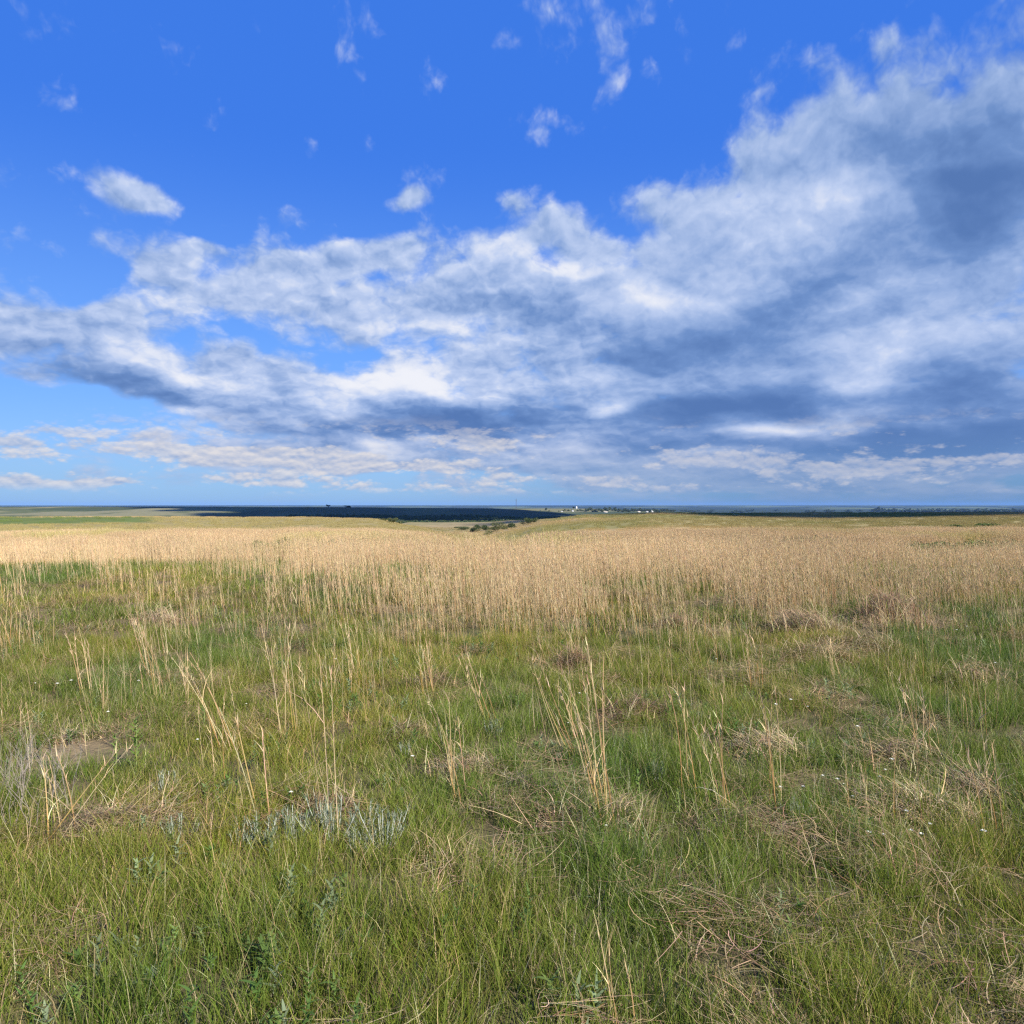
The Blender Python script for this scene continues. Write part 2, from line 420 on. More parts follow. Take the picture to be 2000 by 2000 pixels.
# ------------------------------------------------------------------ land cover (what grows where, plus painted shade on the far plain)
def cover(x, y):
    r = np.hypot(x, y); az = np.arctan2(x, y); px = 1000 + FPX * np.tan(np.clip(az, -1.2, 1.2))
    n1 = fbm(x / 7.0, y / 7.0, 21, 4); n2 = fbm(x / 45.0, y / 110.0, 23, 4); n3 = fbm(x / 260.0, y / 420.0, 27, 4)
    n4 = fbm(x / 900.0, y / 1600.0, 31, 4)
    def mixc(a, b, t): return a * (1 - t[..., None]) + np.array(b) * t[..., None]
    c = np.zeros(x.shape + (3,)) + np.array((0.13, 0.098, 0.055))                    # soil and litter under the near grass
    c = mixc(c, (0.085, 0.088, 0.032), (0.5 + 0.4 * sstep(r, 7, 11)) * sstep(n1, 0.38, 0.58) * (r < 45))
    gold = np.array((0.345, 0.245, 0.118))
    c = mixc(c, gold, sstep(r, 26, 50))
    c = mixc(c, (0.22, 0.165, 0.095), 0.85 * np.clip(np.exp(-(((x + 2.95) / 0.42) ** 2 + ((y - 5.0) / 0.75) ** 2)) + 0.7 * np.exp(-(((x + 2.1) / 0.35) ** 2 + ((y - 3.85) / 0.35) ** 2)), 0, 1))   # worn bare soil
    # hill sides beyond the first rise: gold with green bands
    green = np.array((0.165, 0.165, 0.052))
    t = sstep(n2, 0.47, 0.66) * sstep(r, 180, 260) * 0.75
    t = np.maximum(t, sstep(r, 230, 300) * sstep(r, 520, 400) * 0.55)
    c = mixc(c, green, t)
    # the green field on the left-hand hill
    g2 = sstep(px, 330, 260) * sstep(r, 372, 386) * sstep(r, 480, 465)
    c = mixc(c, (0.085, 0.125, 0.030), g2 * (0.75 + 0.25 * n1))
    v = sstep(r, 430, 560) * sstep(px, 700, 900) * sstep(px, 1130, 1020)
    c = mixc(c, (0.22, 0.185, 0.095), v * (0.6 + 0.4 * n2))
    # grazed valley sides and the wooded ridge
    far = sstep(r, 900, 1500)
    c = mixc(c, (0.085, 0.098, 0.042), far)
    c = mixc(c, (0.15, 0.14, 0.075), far * sstep(n3, 0.50, 0.66) * sstep(px, 520, 250))
    n5 = fbm(x / 130.0, y / 420.0, 33, 4)
    c = mixc(c, (0.20, 0.185, 0.10), 0.8 * far * sstep(n5, 0.54, 0.64) * sstep(px, 620, 300))
    c = mixc(c, (0.045, 0.060, 0.028), 0.8 * far * sstep(n5, 0.44, 0.36))
    c = mixc(c, (0.048, 0.066, 0.032), far * sstep(n3, 0.40, 0.56) * sstep(px, 480, 640))
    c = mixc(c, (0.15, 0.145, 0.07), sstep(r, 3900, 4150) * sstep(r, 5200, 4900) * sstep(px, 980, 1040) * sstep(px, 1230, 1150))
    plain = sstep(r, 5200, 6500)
    c = mixc(c, (0.026, 0.040, 0.022), plain)  # dark woodland, with the cloud shadow over the plain put into its colour
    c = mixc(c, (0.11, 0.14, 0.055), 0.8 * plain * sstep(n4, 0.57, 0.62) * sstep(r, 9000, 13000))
    return c


m_ground, N = colour_noise_mat('prairie ground')
at_ = N.n.new('ShaderNodeAttribute'); at_.attribute_name = 'col'
geo = N.n.new('ShaderNodeNewGeometry')
pos = geo.outputs['Position']
dist = N.vec('LENGTH', pos)
fine = N.noise(pos, 14.0, 6.0, 0.65, dim='3D')
mid = N.noise(pos, 0.35, 6.0, 0.6, dim='3D')
stre = N.noise(N.vec('MULTIPLY', pos, (0.12, 0.03, 0.12)), 1.0, 6.0, 0.65, dim='3D')
k = N.add(N.mul(N.sub(fine, 0.5), N.rng(dist, 60.0, 8.0, 0.2, 1.3)), N.add(N.mul(N.sub(mid, 0.5), 0.5), N.mul(N.sub(stre, 0.5), N.rng(dist, 60, 300, 0.2, 0.9))))
gcol = N.vec('MULTIPLY', at_.outputs['Color'], N.comb(N.add(1.0, k), N.add(1.0, N.mul(k, 0.9)), N.add(1.0, N.mul(k, 0.8))))
bs = N.n.new('ShaderNodeBsdfPrincipled')
N.put(bs.inputs['Base Color'], gcol)
bs.inputs['Roughness'].default_value = 0.95
bs.inputs['Specular IOR Level'].default_value = 0.1
bump = N.n.new('ShaderNodeBump'); bump.inputs['Strength'].default_value = 0.8; bump.inputs['Distance'].default_value = 0.04
N.put(bump.inputs['Height'], N.add(fine, mid))
N.l.new(bump.outputs[0], bs.inputs['Normal'])
out = N.n.new('ShaderNodeOutputMaterial'); N.l.new(bs.outputs[0], out.inputs[0])

# the ground as one sheet, fine near the viewer and coarse far off
angs = np.concatenate([np.radians(np.arange(-44, 44, 0.11)), np.radians(np.arange(44, 316, 2.0))])
rads = np.concatenate([np.exp(np.linspace(math.log(0.6), math.log(400), 330)), np.exp(np.linspace(math.log(402), math.log(24500), 260))])
A, R = np.meshgrid(angs, rads)
GX = R * np.sin(A); GY = R * np.cos(A)
GZ = land(GX, GY)
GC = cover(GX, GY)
nr, na = GX.shape
idx = np.arange(nr * na).reshape(nr, na)
nxt = np.roll(idx, -1, axis=1)
quads = np.stack([idx[:-1], nxt[:-1], nxt[1:], idx[1:]], -1).reshape(-1, 4)[:, ::-1]
V = np.stack([GX, GY, GZ], -1).reshape(-1, 3)
V = np.vstack([V, [[0, 0, 0]]])
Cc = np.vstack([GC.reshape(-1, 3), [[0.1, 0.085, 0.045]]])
tris = np.stack([np.full(na, len(V) - 1), nxt[0], idx[0]], -1)
ff = np.concatenate([quads.ravel(), tris.ravel()])
cc = np.concatenate([np.full(len(quads), 4), np.full(len(tris), 3)])
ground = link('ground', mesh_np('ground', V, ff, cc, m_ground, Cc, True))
tag(ground, 'rolling prairie ground under the grass, falling to a valley and rising to a far ridge', 'ground', kind='structure')

# ------------------------------------------------------------------ the air between here and the horizon
def box_mesh(name, lo, hi, mat=None):
    x0, y0, z0 = lo; x1, y1, z1 = hi
    v = [(x0, y0, z0), (x1, y0, z0), (x1, y1, z0), (x0, y1, z0), (x0, y0, z1), (x1, y0, z1), (x1, y1, z1), (x0, y1, z1)]
    f = [(0, 3, 2, 1), (4, 5, 6, 7), (0, 1, 5, 4), (1, 2, 6, 5), (2, 3, 7, 6), (3, 0, 4, 7)]
    return mesh_np(name, v, f, [4] * 6, mat)


m_haze = bpy.data.materials.new('pale air'); m_haze.use_nodes = True
N = Net(m_haze.node_tree); N.n.clear()
pv = N.n.new('ShaderNodeVolumePrincipled')
pv.inputs['Color'].default_value = (0.22, 0.46, 1.0, 1)
pv.inputs['Density'].default_value = 1.7e-5
pv.inputs['Anisotropy'].default_value = 0.0
out = N.n.new('ShaderNodeOutputMaterial'); N.l.new(pv.outputs[0], out.inputs['Volume'])
HAZE = True
if HAZE:
    haze = link('haze', box_mesh('haze', (-25000, -25000, float(GZ.min()) - 1.0), (25000, 25000, 60.0), m_haze))
    tag(haze, 'thin blue air between the viewer and the horizon', 'haze', kind='stuff')

# ------------------------------------------------------------------ unseen clouds added behind the viewer to shade ridge, valley and right-hand hill
m_cl = bpy.data.materials.new('cloud white'); m_cl.use_nodes = True
b_ = m_cl.node_tree.nodes['Principled BSDF']
b_.inputs['Base Color'].default_value = (0.85, 0.86, 0.9, 1); b_.inputs['Roughness'].default_value = 1.0
b_.inputs['Specular IOR Level'].default_value = 0.0


def cloud_part(bm, cx, cy, z, rx, ry, rot, seed):
    """a flat-based heap of cloud"""
    rnd = random.Random(seed)
    for i in range(max(34, int(rx * ry / 14000))):
        a = rnd.uniform(0, 6.283); q = math.sqrt(rnd.random()) * 0.9
        lx = rx * q * math.cos(a); ly = ry * q * math.sin(a)
        x = cx + lx * math.cos(rot) - ly * math.sin(rot); y = cy + lx * math.sin(rot) + ly * math.cos(rot)
        s = min(rx, ry) * rnd.uniform(0.22, 0.48) * (1.15 - 0.5 * q)
        ret = bmesh.ops.create_icosphere(bm, subdivisions=2, radius=1.0)
        for v in ret['verts']:
            n = 1 + 0.22 * math.sin(3.1 * v.co.x + i) * math.cos(2.7 * v.co.y + 2 * i)
            v.co = Vector((x + v.co.x * s * n, y + v.co.y * s * n, z + max(v.co.z, -0.12) * s * 0.45))


def over(px, r, zc):
    """where in the cloud layer at height zc the shadow on the ground at (px, r) comes from"""
    gx, gy = at(px, r=r)
    k = (zc - (-20.0)) / TO_SUN.z
    return gx + TO_SUN.x * k, gy + TO_SUN.y * k


CLZ = 3200.0
bm = bmesh.new()
SHADOWS = [(700, 2450, 480, 800, 0.0), (900, 2450, 420, 800, 0.0), (1010, 2350, 230, 700, 0.0), (560, 2700, 330, 520, 0.0), (420, 3000, 330, 240, 0.0),
           (300, 3150, 300, 130, 0), (800, 2900, 500, 420, 0),
           (1500, 610, 110, 130, 0.0), (1650, 620, 130, 140, 0.0), (1820, 690, 120, 110, 0.0), (1100, 1750, 150, 420, 0),
           (1040, 760, 55, 110, 0.0)]
for k_, (px, r, rx, ry, rot) in enumerate(SHADOWS):
    ox, oy = over(px, r, CLZ)
    cloud_part(bm, ox, oy, CLZ, rx, ry, rot, 40 + k_)
me = bpy.data.meshes.new('clouds'); bm.to_mesh(me); bm.free(); me.materials.append(m_cl)
for p_ in me.polygons: p_.use_smooth = True
cl = link('clouds', me)
tag(cl, 'unseen flat-based heap clouds added behind the viewer to shade the ridge, valley and right-hand hill', 'clouds', kind='stuff')

# ------------------------------------------------------------------ grass: materials
def blade_mat(name, transl=0.35, rough=0.5, spec=0.35):
    m = bpy.data.materials.new(name); m.use_nodes = True
    N = Net(m.node_tree); N.n.clear()
    a = N.n.new('ShaderNodeAttribute'); a.attribute_name = 'col'
    t = N.n.new('ShaderNodeAttribute'); t.attribute_type = 'INSTANCER'; t.attribute_name = 'tint'
    tv = N.vec('ADD', t.outputs['Color'], (1.0, 1.0, 1.0))
    col = N.vec('MULTIPLY', a.outputs['Color'], tv)
    p = N.n.new('ShaderNodeBsdfPrincipled')
    N.put(p.inputs['Base Color'], col)
    p.inputs['Roughness'].default_value = rough
    p.inputs['Specular IOR Level'].default_value = spec
    tr = N.n.new('ShaderNodeBsdfTranslucent'); N.put(tr.inputs[0], N.vec('MULTIPLY', col, (1.15, 1.2, 0.8)))
    mx = N.n.new('ShaderNodeMixShader'); mx.inputs[0].default_value = transl
    N.l.new(p.outputs[0], mx.inputs[1]); N.l.new(tr.outputs[0], mx.inputs[2])
    o = N.n.new('ShaderNodeOutputMaterial'); N.l.new(mx.outputs[0], o.inputs[0])
    return m


m_blade = blade_mat('green blades', 0.42, 0.6, 0.14)
m_straw = blade_mat('dry straw', 0.25, 0.7, 0.12)

# ------------------------------------------------------------------ grass: ribbons built in bulk
def ribbons(base, az, lean, height, curve, width, facing, col0, col1, nseg=4, taper=1.0, swirl=None):
    """bulk curved ribbons. base n x 3, az direction of lean, lean = angle from upright at the foot, curve = extra bend to the tip,
    facing = angle of the blade's flat side; col0 at the foot, col1 at the tip. Returns verts, faces, counts, colours"""
    n = len(az)
    s = np.linspace(0, 1, nseg + 1)
    ds = 1.0 / nseg
    P = np.zeros((n, nseg + 1, 3)); P[:, 0] = base
    for k in range(nseg):
        th = lean + curve * (s[k] + ds / 2) ** 1.6
        ak = az if swirl is None else az + swirl * s[k]
        st = np.stack([np.sin(th) * np.cos(ak), np.sin(th) * np.sin(ak), np.cos(th)], -1) * (height * ds)[:, None]
        P[:, k + 1] = P[:, k] + st
    w = np.stack([np.cos(facing), np.sin(facing), np.zeros(n)], -1)
    prof = (1 - s ** 1.5 * taper)
    prof = np.maximum(prof, 0.08)
    half = 0.5 * width[:, None] * prof[None, :]
    L = P - w[:, None, :] * half[..., None]; R_ = P + w[:, None, :] * half[..., None]
    V = np.stack([L, R_], 2).reshape(n, -1, 3)                         # n, 2(nseg+1), 3
    q = []
    for k in range(nseg):
        q.append([2 * k, 2 * k + 1, 2 * k + 3, 2 * k + 2])
    q = np.array(q)
    F = (q[None] + (np.arange(n) * 2 * (nseg + 1))[:, None, None]).reshape(-1, 4)
    cc_ = col0[:, None, :] * (1 - s[None, :, None]) + col1[:, None, :] * s[None, :, None]
    cc_ = np.repeat(cc_, 2, axis=1)
    return V.reshape(-1, 3), F, cc_.reshape(-1, 3)


class Bulk:
    def __init__(self): self.V = []; self.F = []; self.K = []; self.n = 0
    def add(self, r):
        V, F, K = r
        self.V.append(V); self.F.append(F + self.n); self.K.append(K); self.n += len(V)
    def mesh(self, name, mat):
        F = np.concatenate(self.F)
        return mesh_np(name, np.concatenate(self.V), F, np.full(len(F), 4), mat, np.concatenate(self.K), True)


def pick(rng, cols, n, jit=0.18):
    c = np.array(cols)[rng.integers(0, len(cols), n)]
    return np.clip(c * (1 + rng.normal(0, jit, (n, 1))) * (1 + rng.normal(0, jit * 0.35, (n, 3))), 0.004, 0.9)


def disc(rng, n, R, pw=0.5):
    a = rng.uniform(0, 2 * np.pi, n); r = R * rng.random(n) ** pw
    return np.stack([r * np.cos(a), r * np.sin(a), np.zeros(n)], -1)


GREENS = [(0.110, 0.165, 0.020), (0.140, 0.188, 0.026), (0.082, 0.132, 0.018), (0.175, 0.205, 0.034), (0.066, 0.112, 0.022), (0.21, 0.22, 0.048)]
GREENT = [(0.20, 0.26, 0.036), (0.24, 0.28, 0.05), (0.15, 0.215, 0.028), (0.32, 0.31, 0.085)]
STRAW = [(0.52, 0.40, 0.23), (0.58, 0.47, 0.28), (0.47, 0.34, 0.20), (0.55, 0.41, 0.25), (0.62, 0.52, 0.34)]
GREYSTRAW = [(0.28, 0.22, 0.125), (0.21, 0.155, 0.085), (0.36, 0.285, 0.16), (0.17, 0.12, 0.066), (0.31, 0.23, 0.12)]
ORANGE = [(0.46, 0.26, 0.08), (0.52, 0.33, 0.11), (0.40, 0.22, 0.08)]
PINK = [(0.48, 0.365, 0.225), (0.53, 0.405, 0.24), (0.42, 0.31, 0.185), (0.57, 0.45, 0.27)]


def col_new(name):
    return bpy.data.collections.new(name)


def src(coll, name, me):
    o = bpy.data.objects.new(name, me); coll.objects.link(o); return o


def short_tuft(seed, n=130, R=0.20, h=(0.05, 0.20), w=(0.0022, 0.0045), nseg=3, dry=0.22):
    rng = np.random.default_rng(seed)
    b = Bulk()
    base = disc(rng, n, R); base[:, 2] = -0.012
    bundle = rng.integers(0, 9, n); bc = disc(rng, 9, R)
    base[:, :2] = base[:, :2] * 0.45 + bc[bundle, :2] * 0.65
    hh = rng.uniform(*h, n) * rng.uniform(0.6, 1.15, 9)[bundle]
    isdry = rng.random(n) < dry
    c0 = pick(rng, GREENS, n); c1 = pick(rng, GREENT, n)
    d0 = pick(rng, STRAW + GREYSTRAW, n); 
    c0[isdry] = d0[isdry]; c1[isdry] = d0[isdry] * 1.1
    b.add(ribbons(base, rng.uniform(0, 6.283, n), np.abs(rng.normal(0.22, 0.18, n)), hh, rng.uniform(0.2, 1.5, n), rng.uniform(*w, n), rng.uniform(0, 6.283, n), c0 * 0.9, c1, nseg, 1.0, rng.normal(0, 0.7, n)))
    return b


def litter_patch(seed, n=240, R=0.24):
    """old flattened straw lying over itself"""
    rng = np.random.default_rng(seed)
    b = Bulk()
    base = disc(rng, n, R); base[:, 2] = rng.uniform(0.0, 0.05, n)
    c = pick(rng, GREYSTRAW + PINK[:2], n, 0.25)
    main = rng.uniform(0, 6.283)
    az = np.where(rng.random(n) < 0.45, main + rng.normal(0, 0.6, n), rng.uniform(0, 6.283, n))
    b.add(ribbons(base, az, rng.uniform(1.25, 1.62, n), rng.uniform(0.05, 0.22, n), rng.uniform(-0.35, 0.4, n), rng.uniform(0.0014, 0.0034, n), az + 1.57 + rng.normal(0, 0.4, n), c * 0.85, c, 4, 0.6, rng.normal(0, 1.1, n)))
    return b


def stalk_set(rng, base, hh, lean_az, lean, w, cols_low, cols_top, nseg=5, leaves=2.0, fluff=5):
    """dry bunch-grass stalks with curling leaves and a few seed tufts near the tip"""
    n = len(hh)
    b = Bulk()
    curve = rng.normal(0.10, 0.16, n)
    c0 = pick(rng, cols_low, n, 0.15); c1 = pick(rng, cols_top, n, 0.15)
    fac = rng.uniform(0, 6.283, n)
    for f in (0.0, 1.57):
        b.add(ribbons(base, lean_az, lean, hh, curve, w, fac + f, c0, c1, nseg, 0.62))
    def on(i, t):
        th = lean[i] + curve[i] * (t * 0.6) ** 1.6
        return base[i] + np.stack([np.sin(th) * np.cos(lean_az[i]), np.sin(th) * np.sin(lean_az[i]), np.cos(th)], -1) * (hh[i] * t)[:, None]
    m = int(n * leaves)
    if m:
        i = rng.integers(0, n, m); t = rng.uniform(0.05, 0.65, m)
        c = pick(rng, cols_top, m, 0.2)
        b.add(ribbons(on(i, t), lean_az[i] + rng.normal(0, 1.4, m), np.abs(rng.normal(0.35, 0.2, m)), rng.uniform(0.10, 0.34, m) * hh[i] / 0.7, rng.uniform(0.2, 2.4, m), w[i] * rng.uniform(0.5, 0.95, m), rng.uniform(0, 6.283, m), c * 0.95, c, 4))
    m = int(n * fluff)
    if m:
        i = rng.integers(0, n, m); t = rng.uniform(0.62, 1.0, m)
        c = pick(rng, PINK, m, 0.2)
        b.add(ribbons(on(i, t), lean_az[i] + rng.normal(0, 1.5, m), np.abs(rng.normal(0.3, 0.2, m)), rng.uniform(0.03, 0.08, m), rng.uniform(-0.3, 0.8, m), w[i] * rng.uniform(0.7, 1.2, m), rng.uniform(0, 6.283, m), c, c * 1.1, 2))
    return b


LEAN_AZ = 2.9           # the wind has laid most stalks over to the left


def stalk_tuft(seed, n, R, h, w, fluff=5, leaves=2.0, nseg=5, low=None, top=None, spread=0.9, pw=0.5):
    rng = np.random.default_rng(seed)
    base = disc(rng, n, R, pw); base[:, 2] = -0.015
    hh = rng.uniform(*h, n)
    az = LEAN_AZ + rng.normal(0, spread, n)
    lean = np.abs(rng.normal(0.11, 0.09, n))
    ww = rng.uniform(*w, n)
    return stalk_set(rng, base, hh, az, lean, ww, low or (ORANGE + STRAW), top or STRAW, nseg, leaves, fluff)


# ------------------------------------------------------------------ grass: scattering (one object of many instances)
def scatter(name, coll, x, y, z, idx_, rotz, scl, tint, label, tilt=None):
    n = len(x)
    me = bpy.data.meshes.new(name)
    me.vertices.add(n); me.vertices.foreach_set('co', np.stack([x, y, z], -1).astype(np.float32).ravel())
    a = me.attributes.new('idx', 'INT', 'POINT'); a.data.foreach_set('value', idx_.astype(np.int32))
    rot = np.zeros((n, 3), np.float32); rot[:, 2] = rotz
    if tilt is not None: rot[:, :2] = tilt
    a = me.attributes.new('rot', 'FLOAT_VECTOR', 'POINT'); a.data.foreach_set('vector', rot.ravel())
    s3 = np.asarray(scl, np.float32)
    if s3.ndim == 1: s3 = np.repeat(s3[:, None], 3, 1)
    a = me.attributes.new('scl', 'FLOAT_VECTOR', 'POINT'); a.data.foreach_set('vector', np.ascontiguousarray(s3, np.float32).ravel())
    c4 = np.ones((n, 4), np.float32); c4[:, :3] = tint - 1.0
    a = me.attributes.new('tint', 'FLOAT_COLOR', 'POINT'); a.data.foreach_set('color', c4.ravel())
    o = link(name, me)
    g = bpy.data.node_groups.new(name, 'GeometryNodeTree')
    g.interface.new_socket('Geometry', in_out='INPUT', socket_type='NodeSocketGeometry')
    g.interface.new_socket('Geometry', in_out='OUTPUT', socket_type='NodeSocketGeometry')
    gi = g.nodes.new('NodeGroupInput'); go = g.nodes.new('NodeGroupOutput')
    ci = g.nodes.new('GeometryNodeCollectionInfo'); ci.inputs['Collection'].default_value = coll
    ci.inputs['Separate Children'].default_value = True; ci.inputs['Reset Children'].default_value = True
    ip = g.nodes.new('GeometryNodeInstanceOnPoints')
    ip.inputs['Pick Instance'].default_value = True
    def named(nm, dt):
        k = g.nodes.new('GeometryNodeInputNamedAttribute'); k.data_type = dt; k.inputs['Name'].default_value = nm
        return k.outputs['Attribute']
    L = g.links.new
    L(gi.outputs[0], ip.inputs['Points']); L(ci.outputs[0], ip.inputs['Instance'])
    L(named('idx', 'INT'), ip.inputs['Instance Index'])
    L(named('rot', 'FLOAT_VECTOR'), ip.inputs['Rotation'])
    L(named('scl', 'FLOAT_VECTOR'), ip.inputs['Scale'])
    L(ip.outputs[0], go.inputs[0])
    md = o.modifiers.new('scatter', 'NODES'); md.node_group = g
    tag(o, label, kind='stuff')
    return o


HALF = math.tan(math.radians(34.1)) * 1.12


def field(rng, y0, y1, per_m2, margin=2.6):
    """points over the part of the ground that the view takes in, plus a margin"""
    area = HALF * (y1 * y1 - y0 * y0) + 2 * margin * (y1 - y0)
    n = int(area * per_m2)
    y = np.empty(0); x = np.empty(0)
    ymax = HALF * y1 + margin
    while len(x) < n:
        yy = rng.uniform(y0, y1, n); xx = rng.uniform(-ymax, ymax, n)
        ok = np.abs(xx) < HALF * yy + margin
        x = np.concatenate([x, xx[ok]]); y = np.concatenate([y, yy[ok]])
    return x[:n], y[:n]


def pxof(x, y): return 1000 + FPX * x / np.maximum(y, 0.3)
def rowof(y, z=0.0): return HOR + FPX * (EYE - z) / y

# green shrub patches in the golden belt: columns, distance, height, depth; the dry grass stays low before and among them
PATCHES = [(486, 582, 35, 0.62, 1.6), (626, 660, 33, 0.55, 0.9), (1530, 1650, 45, 0.60, 1.8), (1790, 1880, 40, 0.62, 1.8), (1885, 1990, 40, 0.66, 1.8)]


def patch_low(x, y):
    px = pxof(x, y); m = np.zeros_like(x)
    for a, b, r, h, dp in PATCHES:
        n = (fbm(x / 1.5, y / 1.5, 131, 2) - 0.5) * 40
        m = np.maximum(m, sstep(px + n, a - 14, a + 6) * sstep(px + n, b + 14, b - 6) * sstep(y, r - 13, r - 8) * sstep(y, r + dp + 1.5, r + dp))
    return m


# where the dry stalks stand thick
def dry_density(x, y):
    px = pxof(x, y)
    n1 = fbm(x / 2.2, y / 3.4, 51, 4); n2 = fbm(x / 9.0, y / 9.0, 53, 3)
    d = 0.09 + 0.30 * sstep(y, 3.6, 7.0) + 0.22 * sstep(y, 7.0, 13.0) + 0.45 * sstep(y, 18.0, 24.0)
    centre = np.exp(-((px - 1130) / 420.0) ** 2)
    left = sstep(px, 780, 420)
    d = d * (0.85 + 0.75 * centre * sstep(y, 5.0, 9.0)) * (1 - 0.80 * left * sstep(y, 8.5, 12.0) * (1 - sstep(y, 19.0, 22.0)))
    d = d * (0.32 + 1.05 * sstep(n1, 0.38, 0.62)) * (0.6 + 0.7 * n2)
    return np.clip(d, 0, 1.2)


def litter_density(x, y):
    px = pxof(x, y)
    n1 = fbm(x / 0.9, y / 1.2, 61, 4); n2 = fbm(x / 4.0, y / 4.0, 63, 3)
    right = sstep(px, 700, 1600)
    mat_ = 0.9 * np.exp(-((px - 1640) / 190.0) ** 2) * sstep(y, 7.2, 8.4) * sstep(y, 13.0, 10.5) * sstep(n1, 0.36, 0.5)
    return np.clip(mat_ + sstep(n1 + (n2 - 0.5) * 0.5, 0.57, 0.72) * (0.45 + 0.5 * right), 0, 1)


def green_tint(x, y):
    n1 = fbm(x / 1.6, y / 2.2, 71, 4)[:, None]; n2 = fbm(x / 5.0, y / 6.0, 73, 3)[:, None]
    a = np.array([[1.25, 1.08, 0.95]]); b = np.array([[0.66, 0.84, 0.80]])
    t = np.clip((n1 - 0.5) * 2.2 + 0.5, 0, 1)
    c = a * (1 - t) + b * t
    return c * (0.66 + 0.5 * n2)


rng = np.random.default_rng(5)
# --- green underlayer, close and middle
gc = col_new('green tufts')
NG = 10
for k in range(NG): src(gc, f'tuft_{k:02d}', short_tuft(100 + k, 170, 0.19, (0.04, 0.14) if k % 3 else (0.08, 0.26), (0.0020, 0.0044)).mesh('short_tuft', m_blade))
x, y = field(rng, 1.5, 9.0, 46)
d = 1 - 0.75 * litter_density(x, y)
# the worn bare strip at the lower left
bare = np.exp(-(((x + 2.95) / 0.42) ** 2 + ((y - 5.0) / 0.75) ** 2)) + 0.8 * np.exp(-(((x + 2.1) / 0.35) ** 2 + ((y - 3.85) / 0.35) ** 2))
keep = rng.random(len(x)) < d * (1 - 0.92 * np.clip(bare, 0, 1))
x, y = x[keep], y[keep]
xa, ya = field(rng, 1.5, 4.2, 22)
x = np.concatenate([x, xa]); y = np.concatenate([y, ya])
hn = fbm(x / 0.7, y / 0.7, 81, 3)
sc = rng.uniform(0.7, 1.2, len(x)) * (0.65 + 0.8 * hn)
scatter('short_grass', gc, x, y, land(x, y), rng.integers(0, NG, len(x)), rng.uniform(0, 6.283, len(x)), np.stack([np.ones(len(x)), np.ones(len(x)), sc], -1), green_tint(x, y), 'short fresh green grass covering the near ground')

gc2 = col_new('green tufts wide')
NG2 = 8
for k in range(NG2): src(gc2, f'tuft_{k:02d}', short_tuft(140 + k, 130, 0.34, (0.06, 0.24), (0.005, 0.010), 3, 0.26).mesh('short_tuft_wide', m_blade))
x, y = field(rng, 9.0, 48.0, 8.5, 3.0)
d = 1 - 0.45 * litter_density(x, y)
keep = rng.random(len(x)) < d * (1 - 0.5 * sstep(y, 30, 48))
x, y = x[keep], y[keep]
scatter('meadow_grass', gc2, x, y, land(x, y), rng.integers(0, NG2, len(x)), rng.uniform(0, 6.283, len(x)), rng.uniform(0.7, 1.25, len(x)), green_tint(x, y), 'green grass between the dry stalks further out')

# --- small broad-leaved weeds among the grass
def rosette(seed):
    rng = np.random.default_rng(seed)
    b = Bulk()
    for q in range(5):
        n = 14
        c0 = disc(rng, 1, 0.16)[0]
        hgt = rng.uniform(0.02, 0.11)
        base = np.tile(c0, (n, 1)); base[:, 2] = np.linspace(0.0, hgt, n)
        c = pick(rng, [(0.13, 0.20, 0.05), (0.17, 0.23, 0.08), (0.10, 0.17, 0.04), (0.20, 0.25, 0.13)], 1, 0.1).repeat(n, 0) * rng.uniform(0.85, 1.15, (n, 1))
        az = np.arange(n) * 2.4 + rng.uniform(0, 6)
        b.add(ribbons(base, az, rng.uniform(0.6, 1.2, n), rng.uniform(0.018, 0.042, n), rng.uniform(0.0, 0.9, n), rng.uniform(0.006, 0.012, n), az + 1.57, c, c * 1.1, 3, 0.8))
    return b


wdc = col_new('weeds')
for k in range(6): src(wdc, f'weed_{k:02d}', rosette(250 + k).mesh('low_weed', m_blade))
x, y = field(rng, 1.8, 11.0, 5.0)
keep = rng.random(len(x)) < sstep(fbm(x / 1.1, y / 1.4, 141, 3), 0.42, 0.62)
x, y = x[keep], y[keep]
scatter('low_weeds', wdc, x, y, land(x, y) + 0.03, rng.integers(0, 6, len(x)), rng.uniform(0, 6.283, len(x)), rng.uniform(0.8, 1.4, len(x)), np.ones((len(x), 3)) * rng.uniform(0.7, 1.1, (len(x), 1)), 'small broad-leaved weeds growing low among the near grass')

# --- flattened old straw
lc = col_new('litter')
for k in range(6): src(lc, f'litter_{k:02d}', litter_patch(200 + k).mesh('litter', m_straw))
x, y = field(rng, 1.5, 16.0, 13)
keep = rng.random(len(x)) < 0.16 + 0.6 * litter_density(x, y) * (1 - 0.5 * sstep(y, 3.6, 2.4))
x, y = x[keep], y[keep]
tn = (0.75 + 0.5 * fbm(x / 3, y / 3, 91, 3))[:, None] * np.array([[1.0, 0.95, 0.92]])
scatter('straw_litter', lc, x, y, land(x, y) + rng.uniform(0.0, 0.05, len(x)), rng.integers(0, 6, len(x)), rng.uniform(0, 6.283, len(x)), rng.uniform(0.7, 1.3, len(x)), tn, 'flattened grey and tan straw lying among the green grass', tilt=rng.normal(0, 0.12, (len(x), 2)))

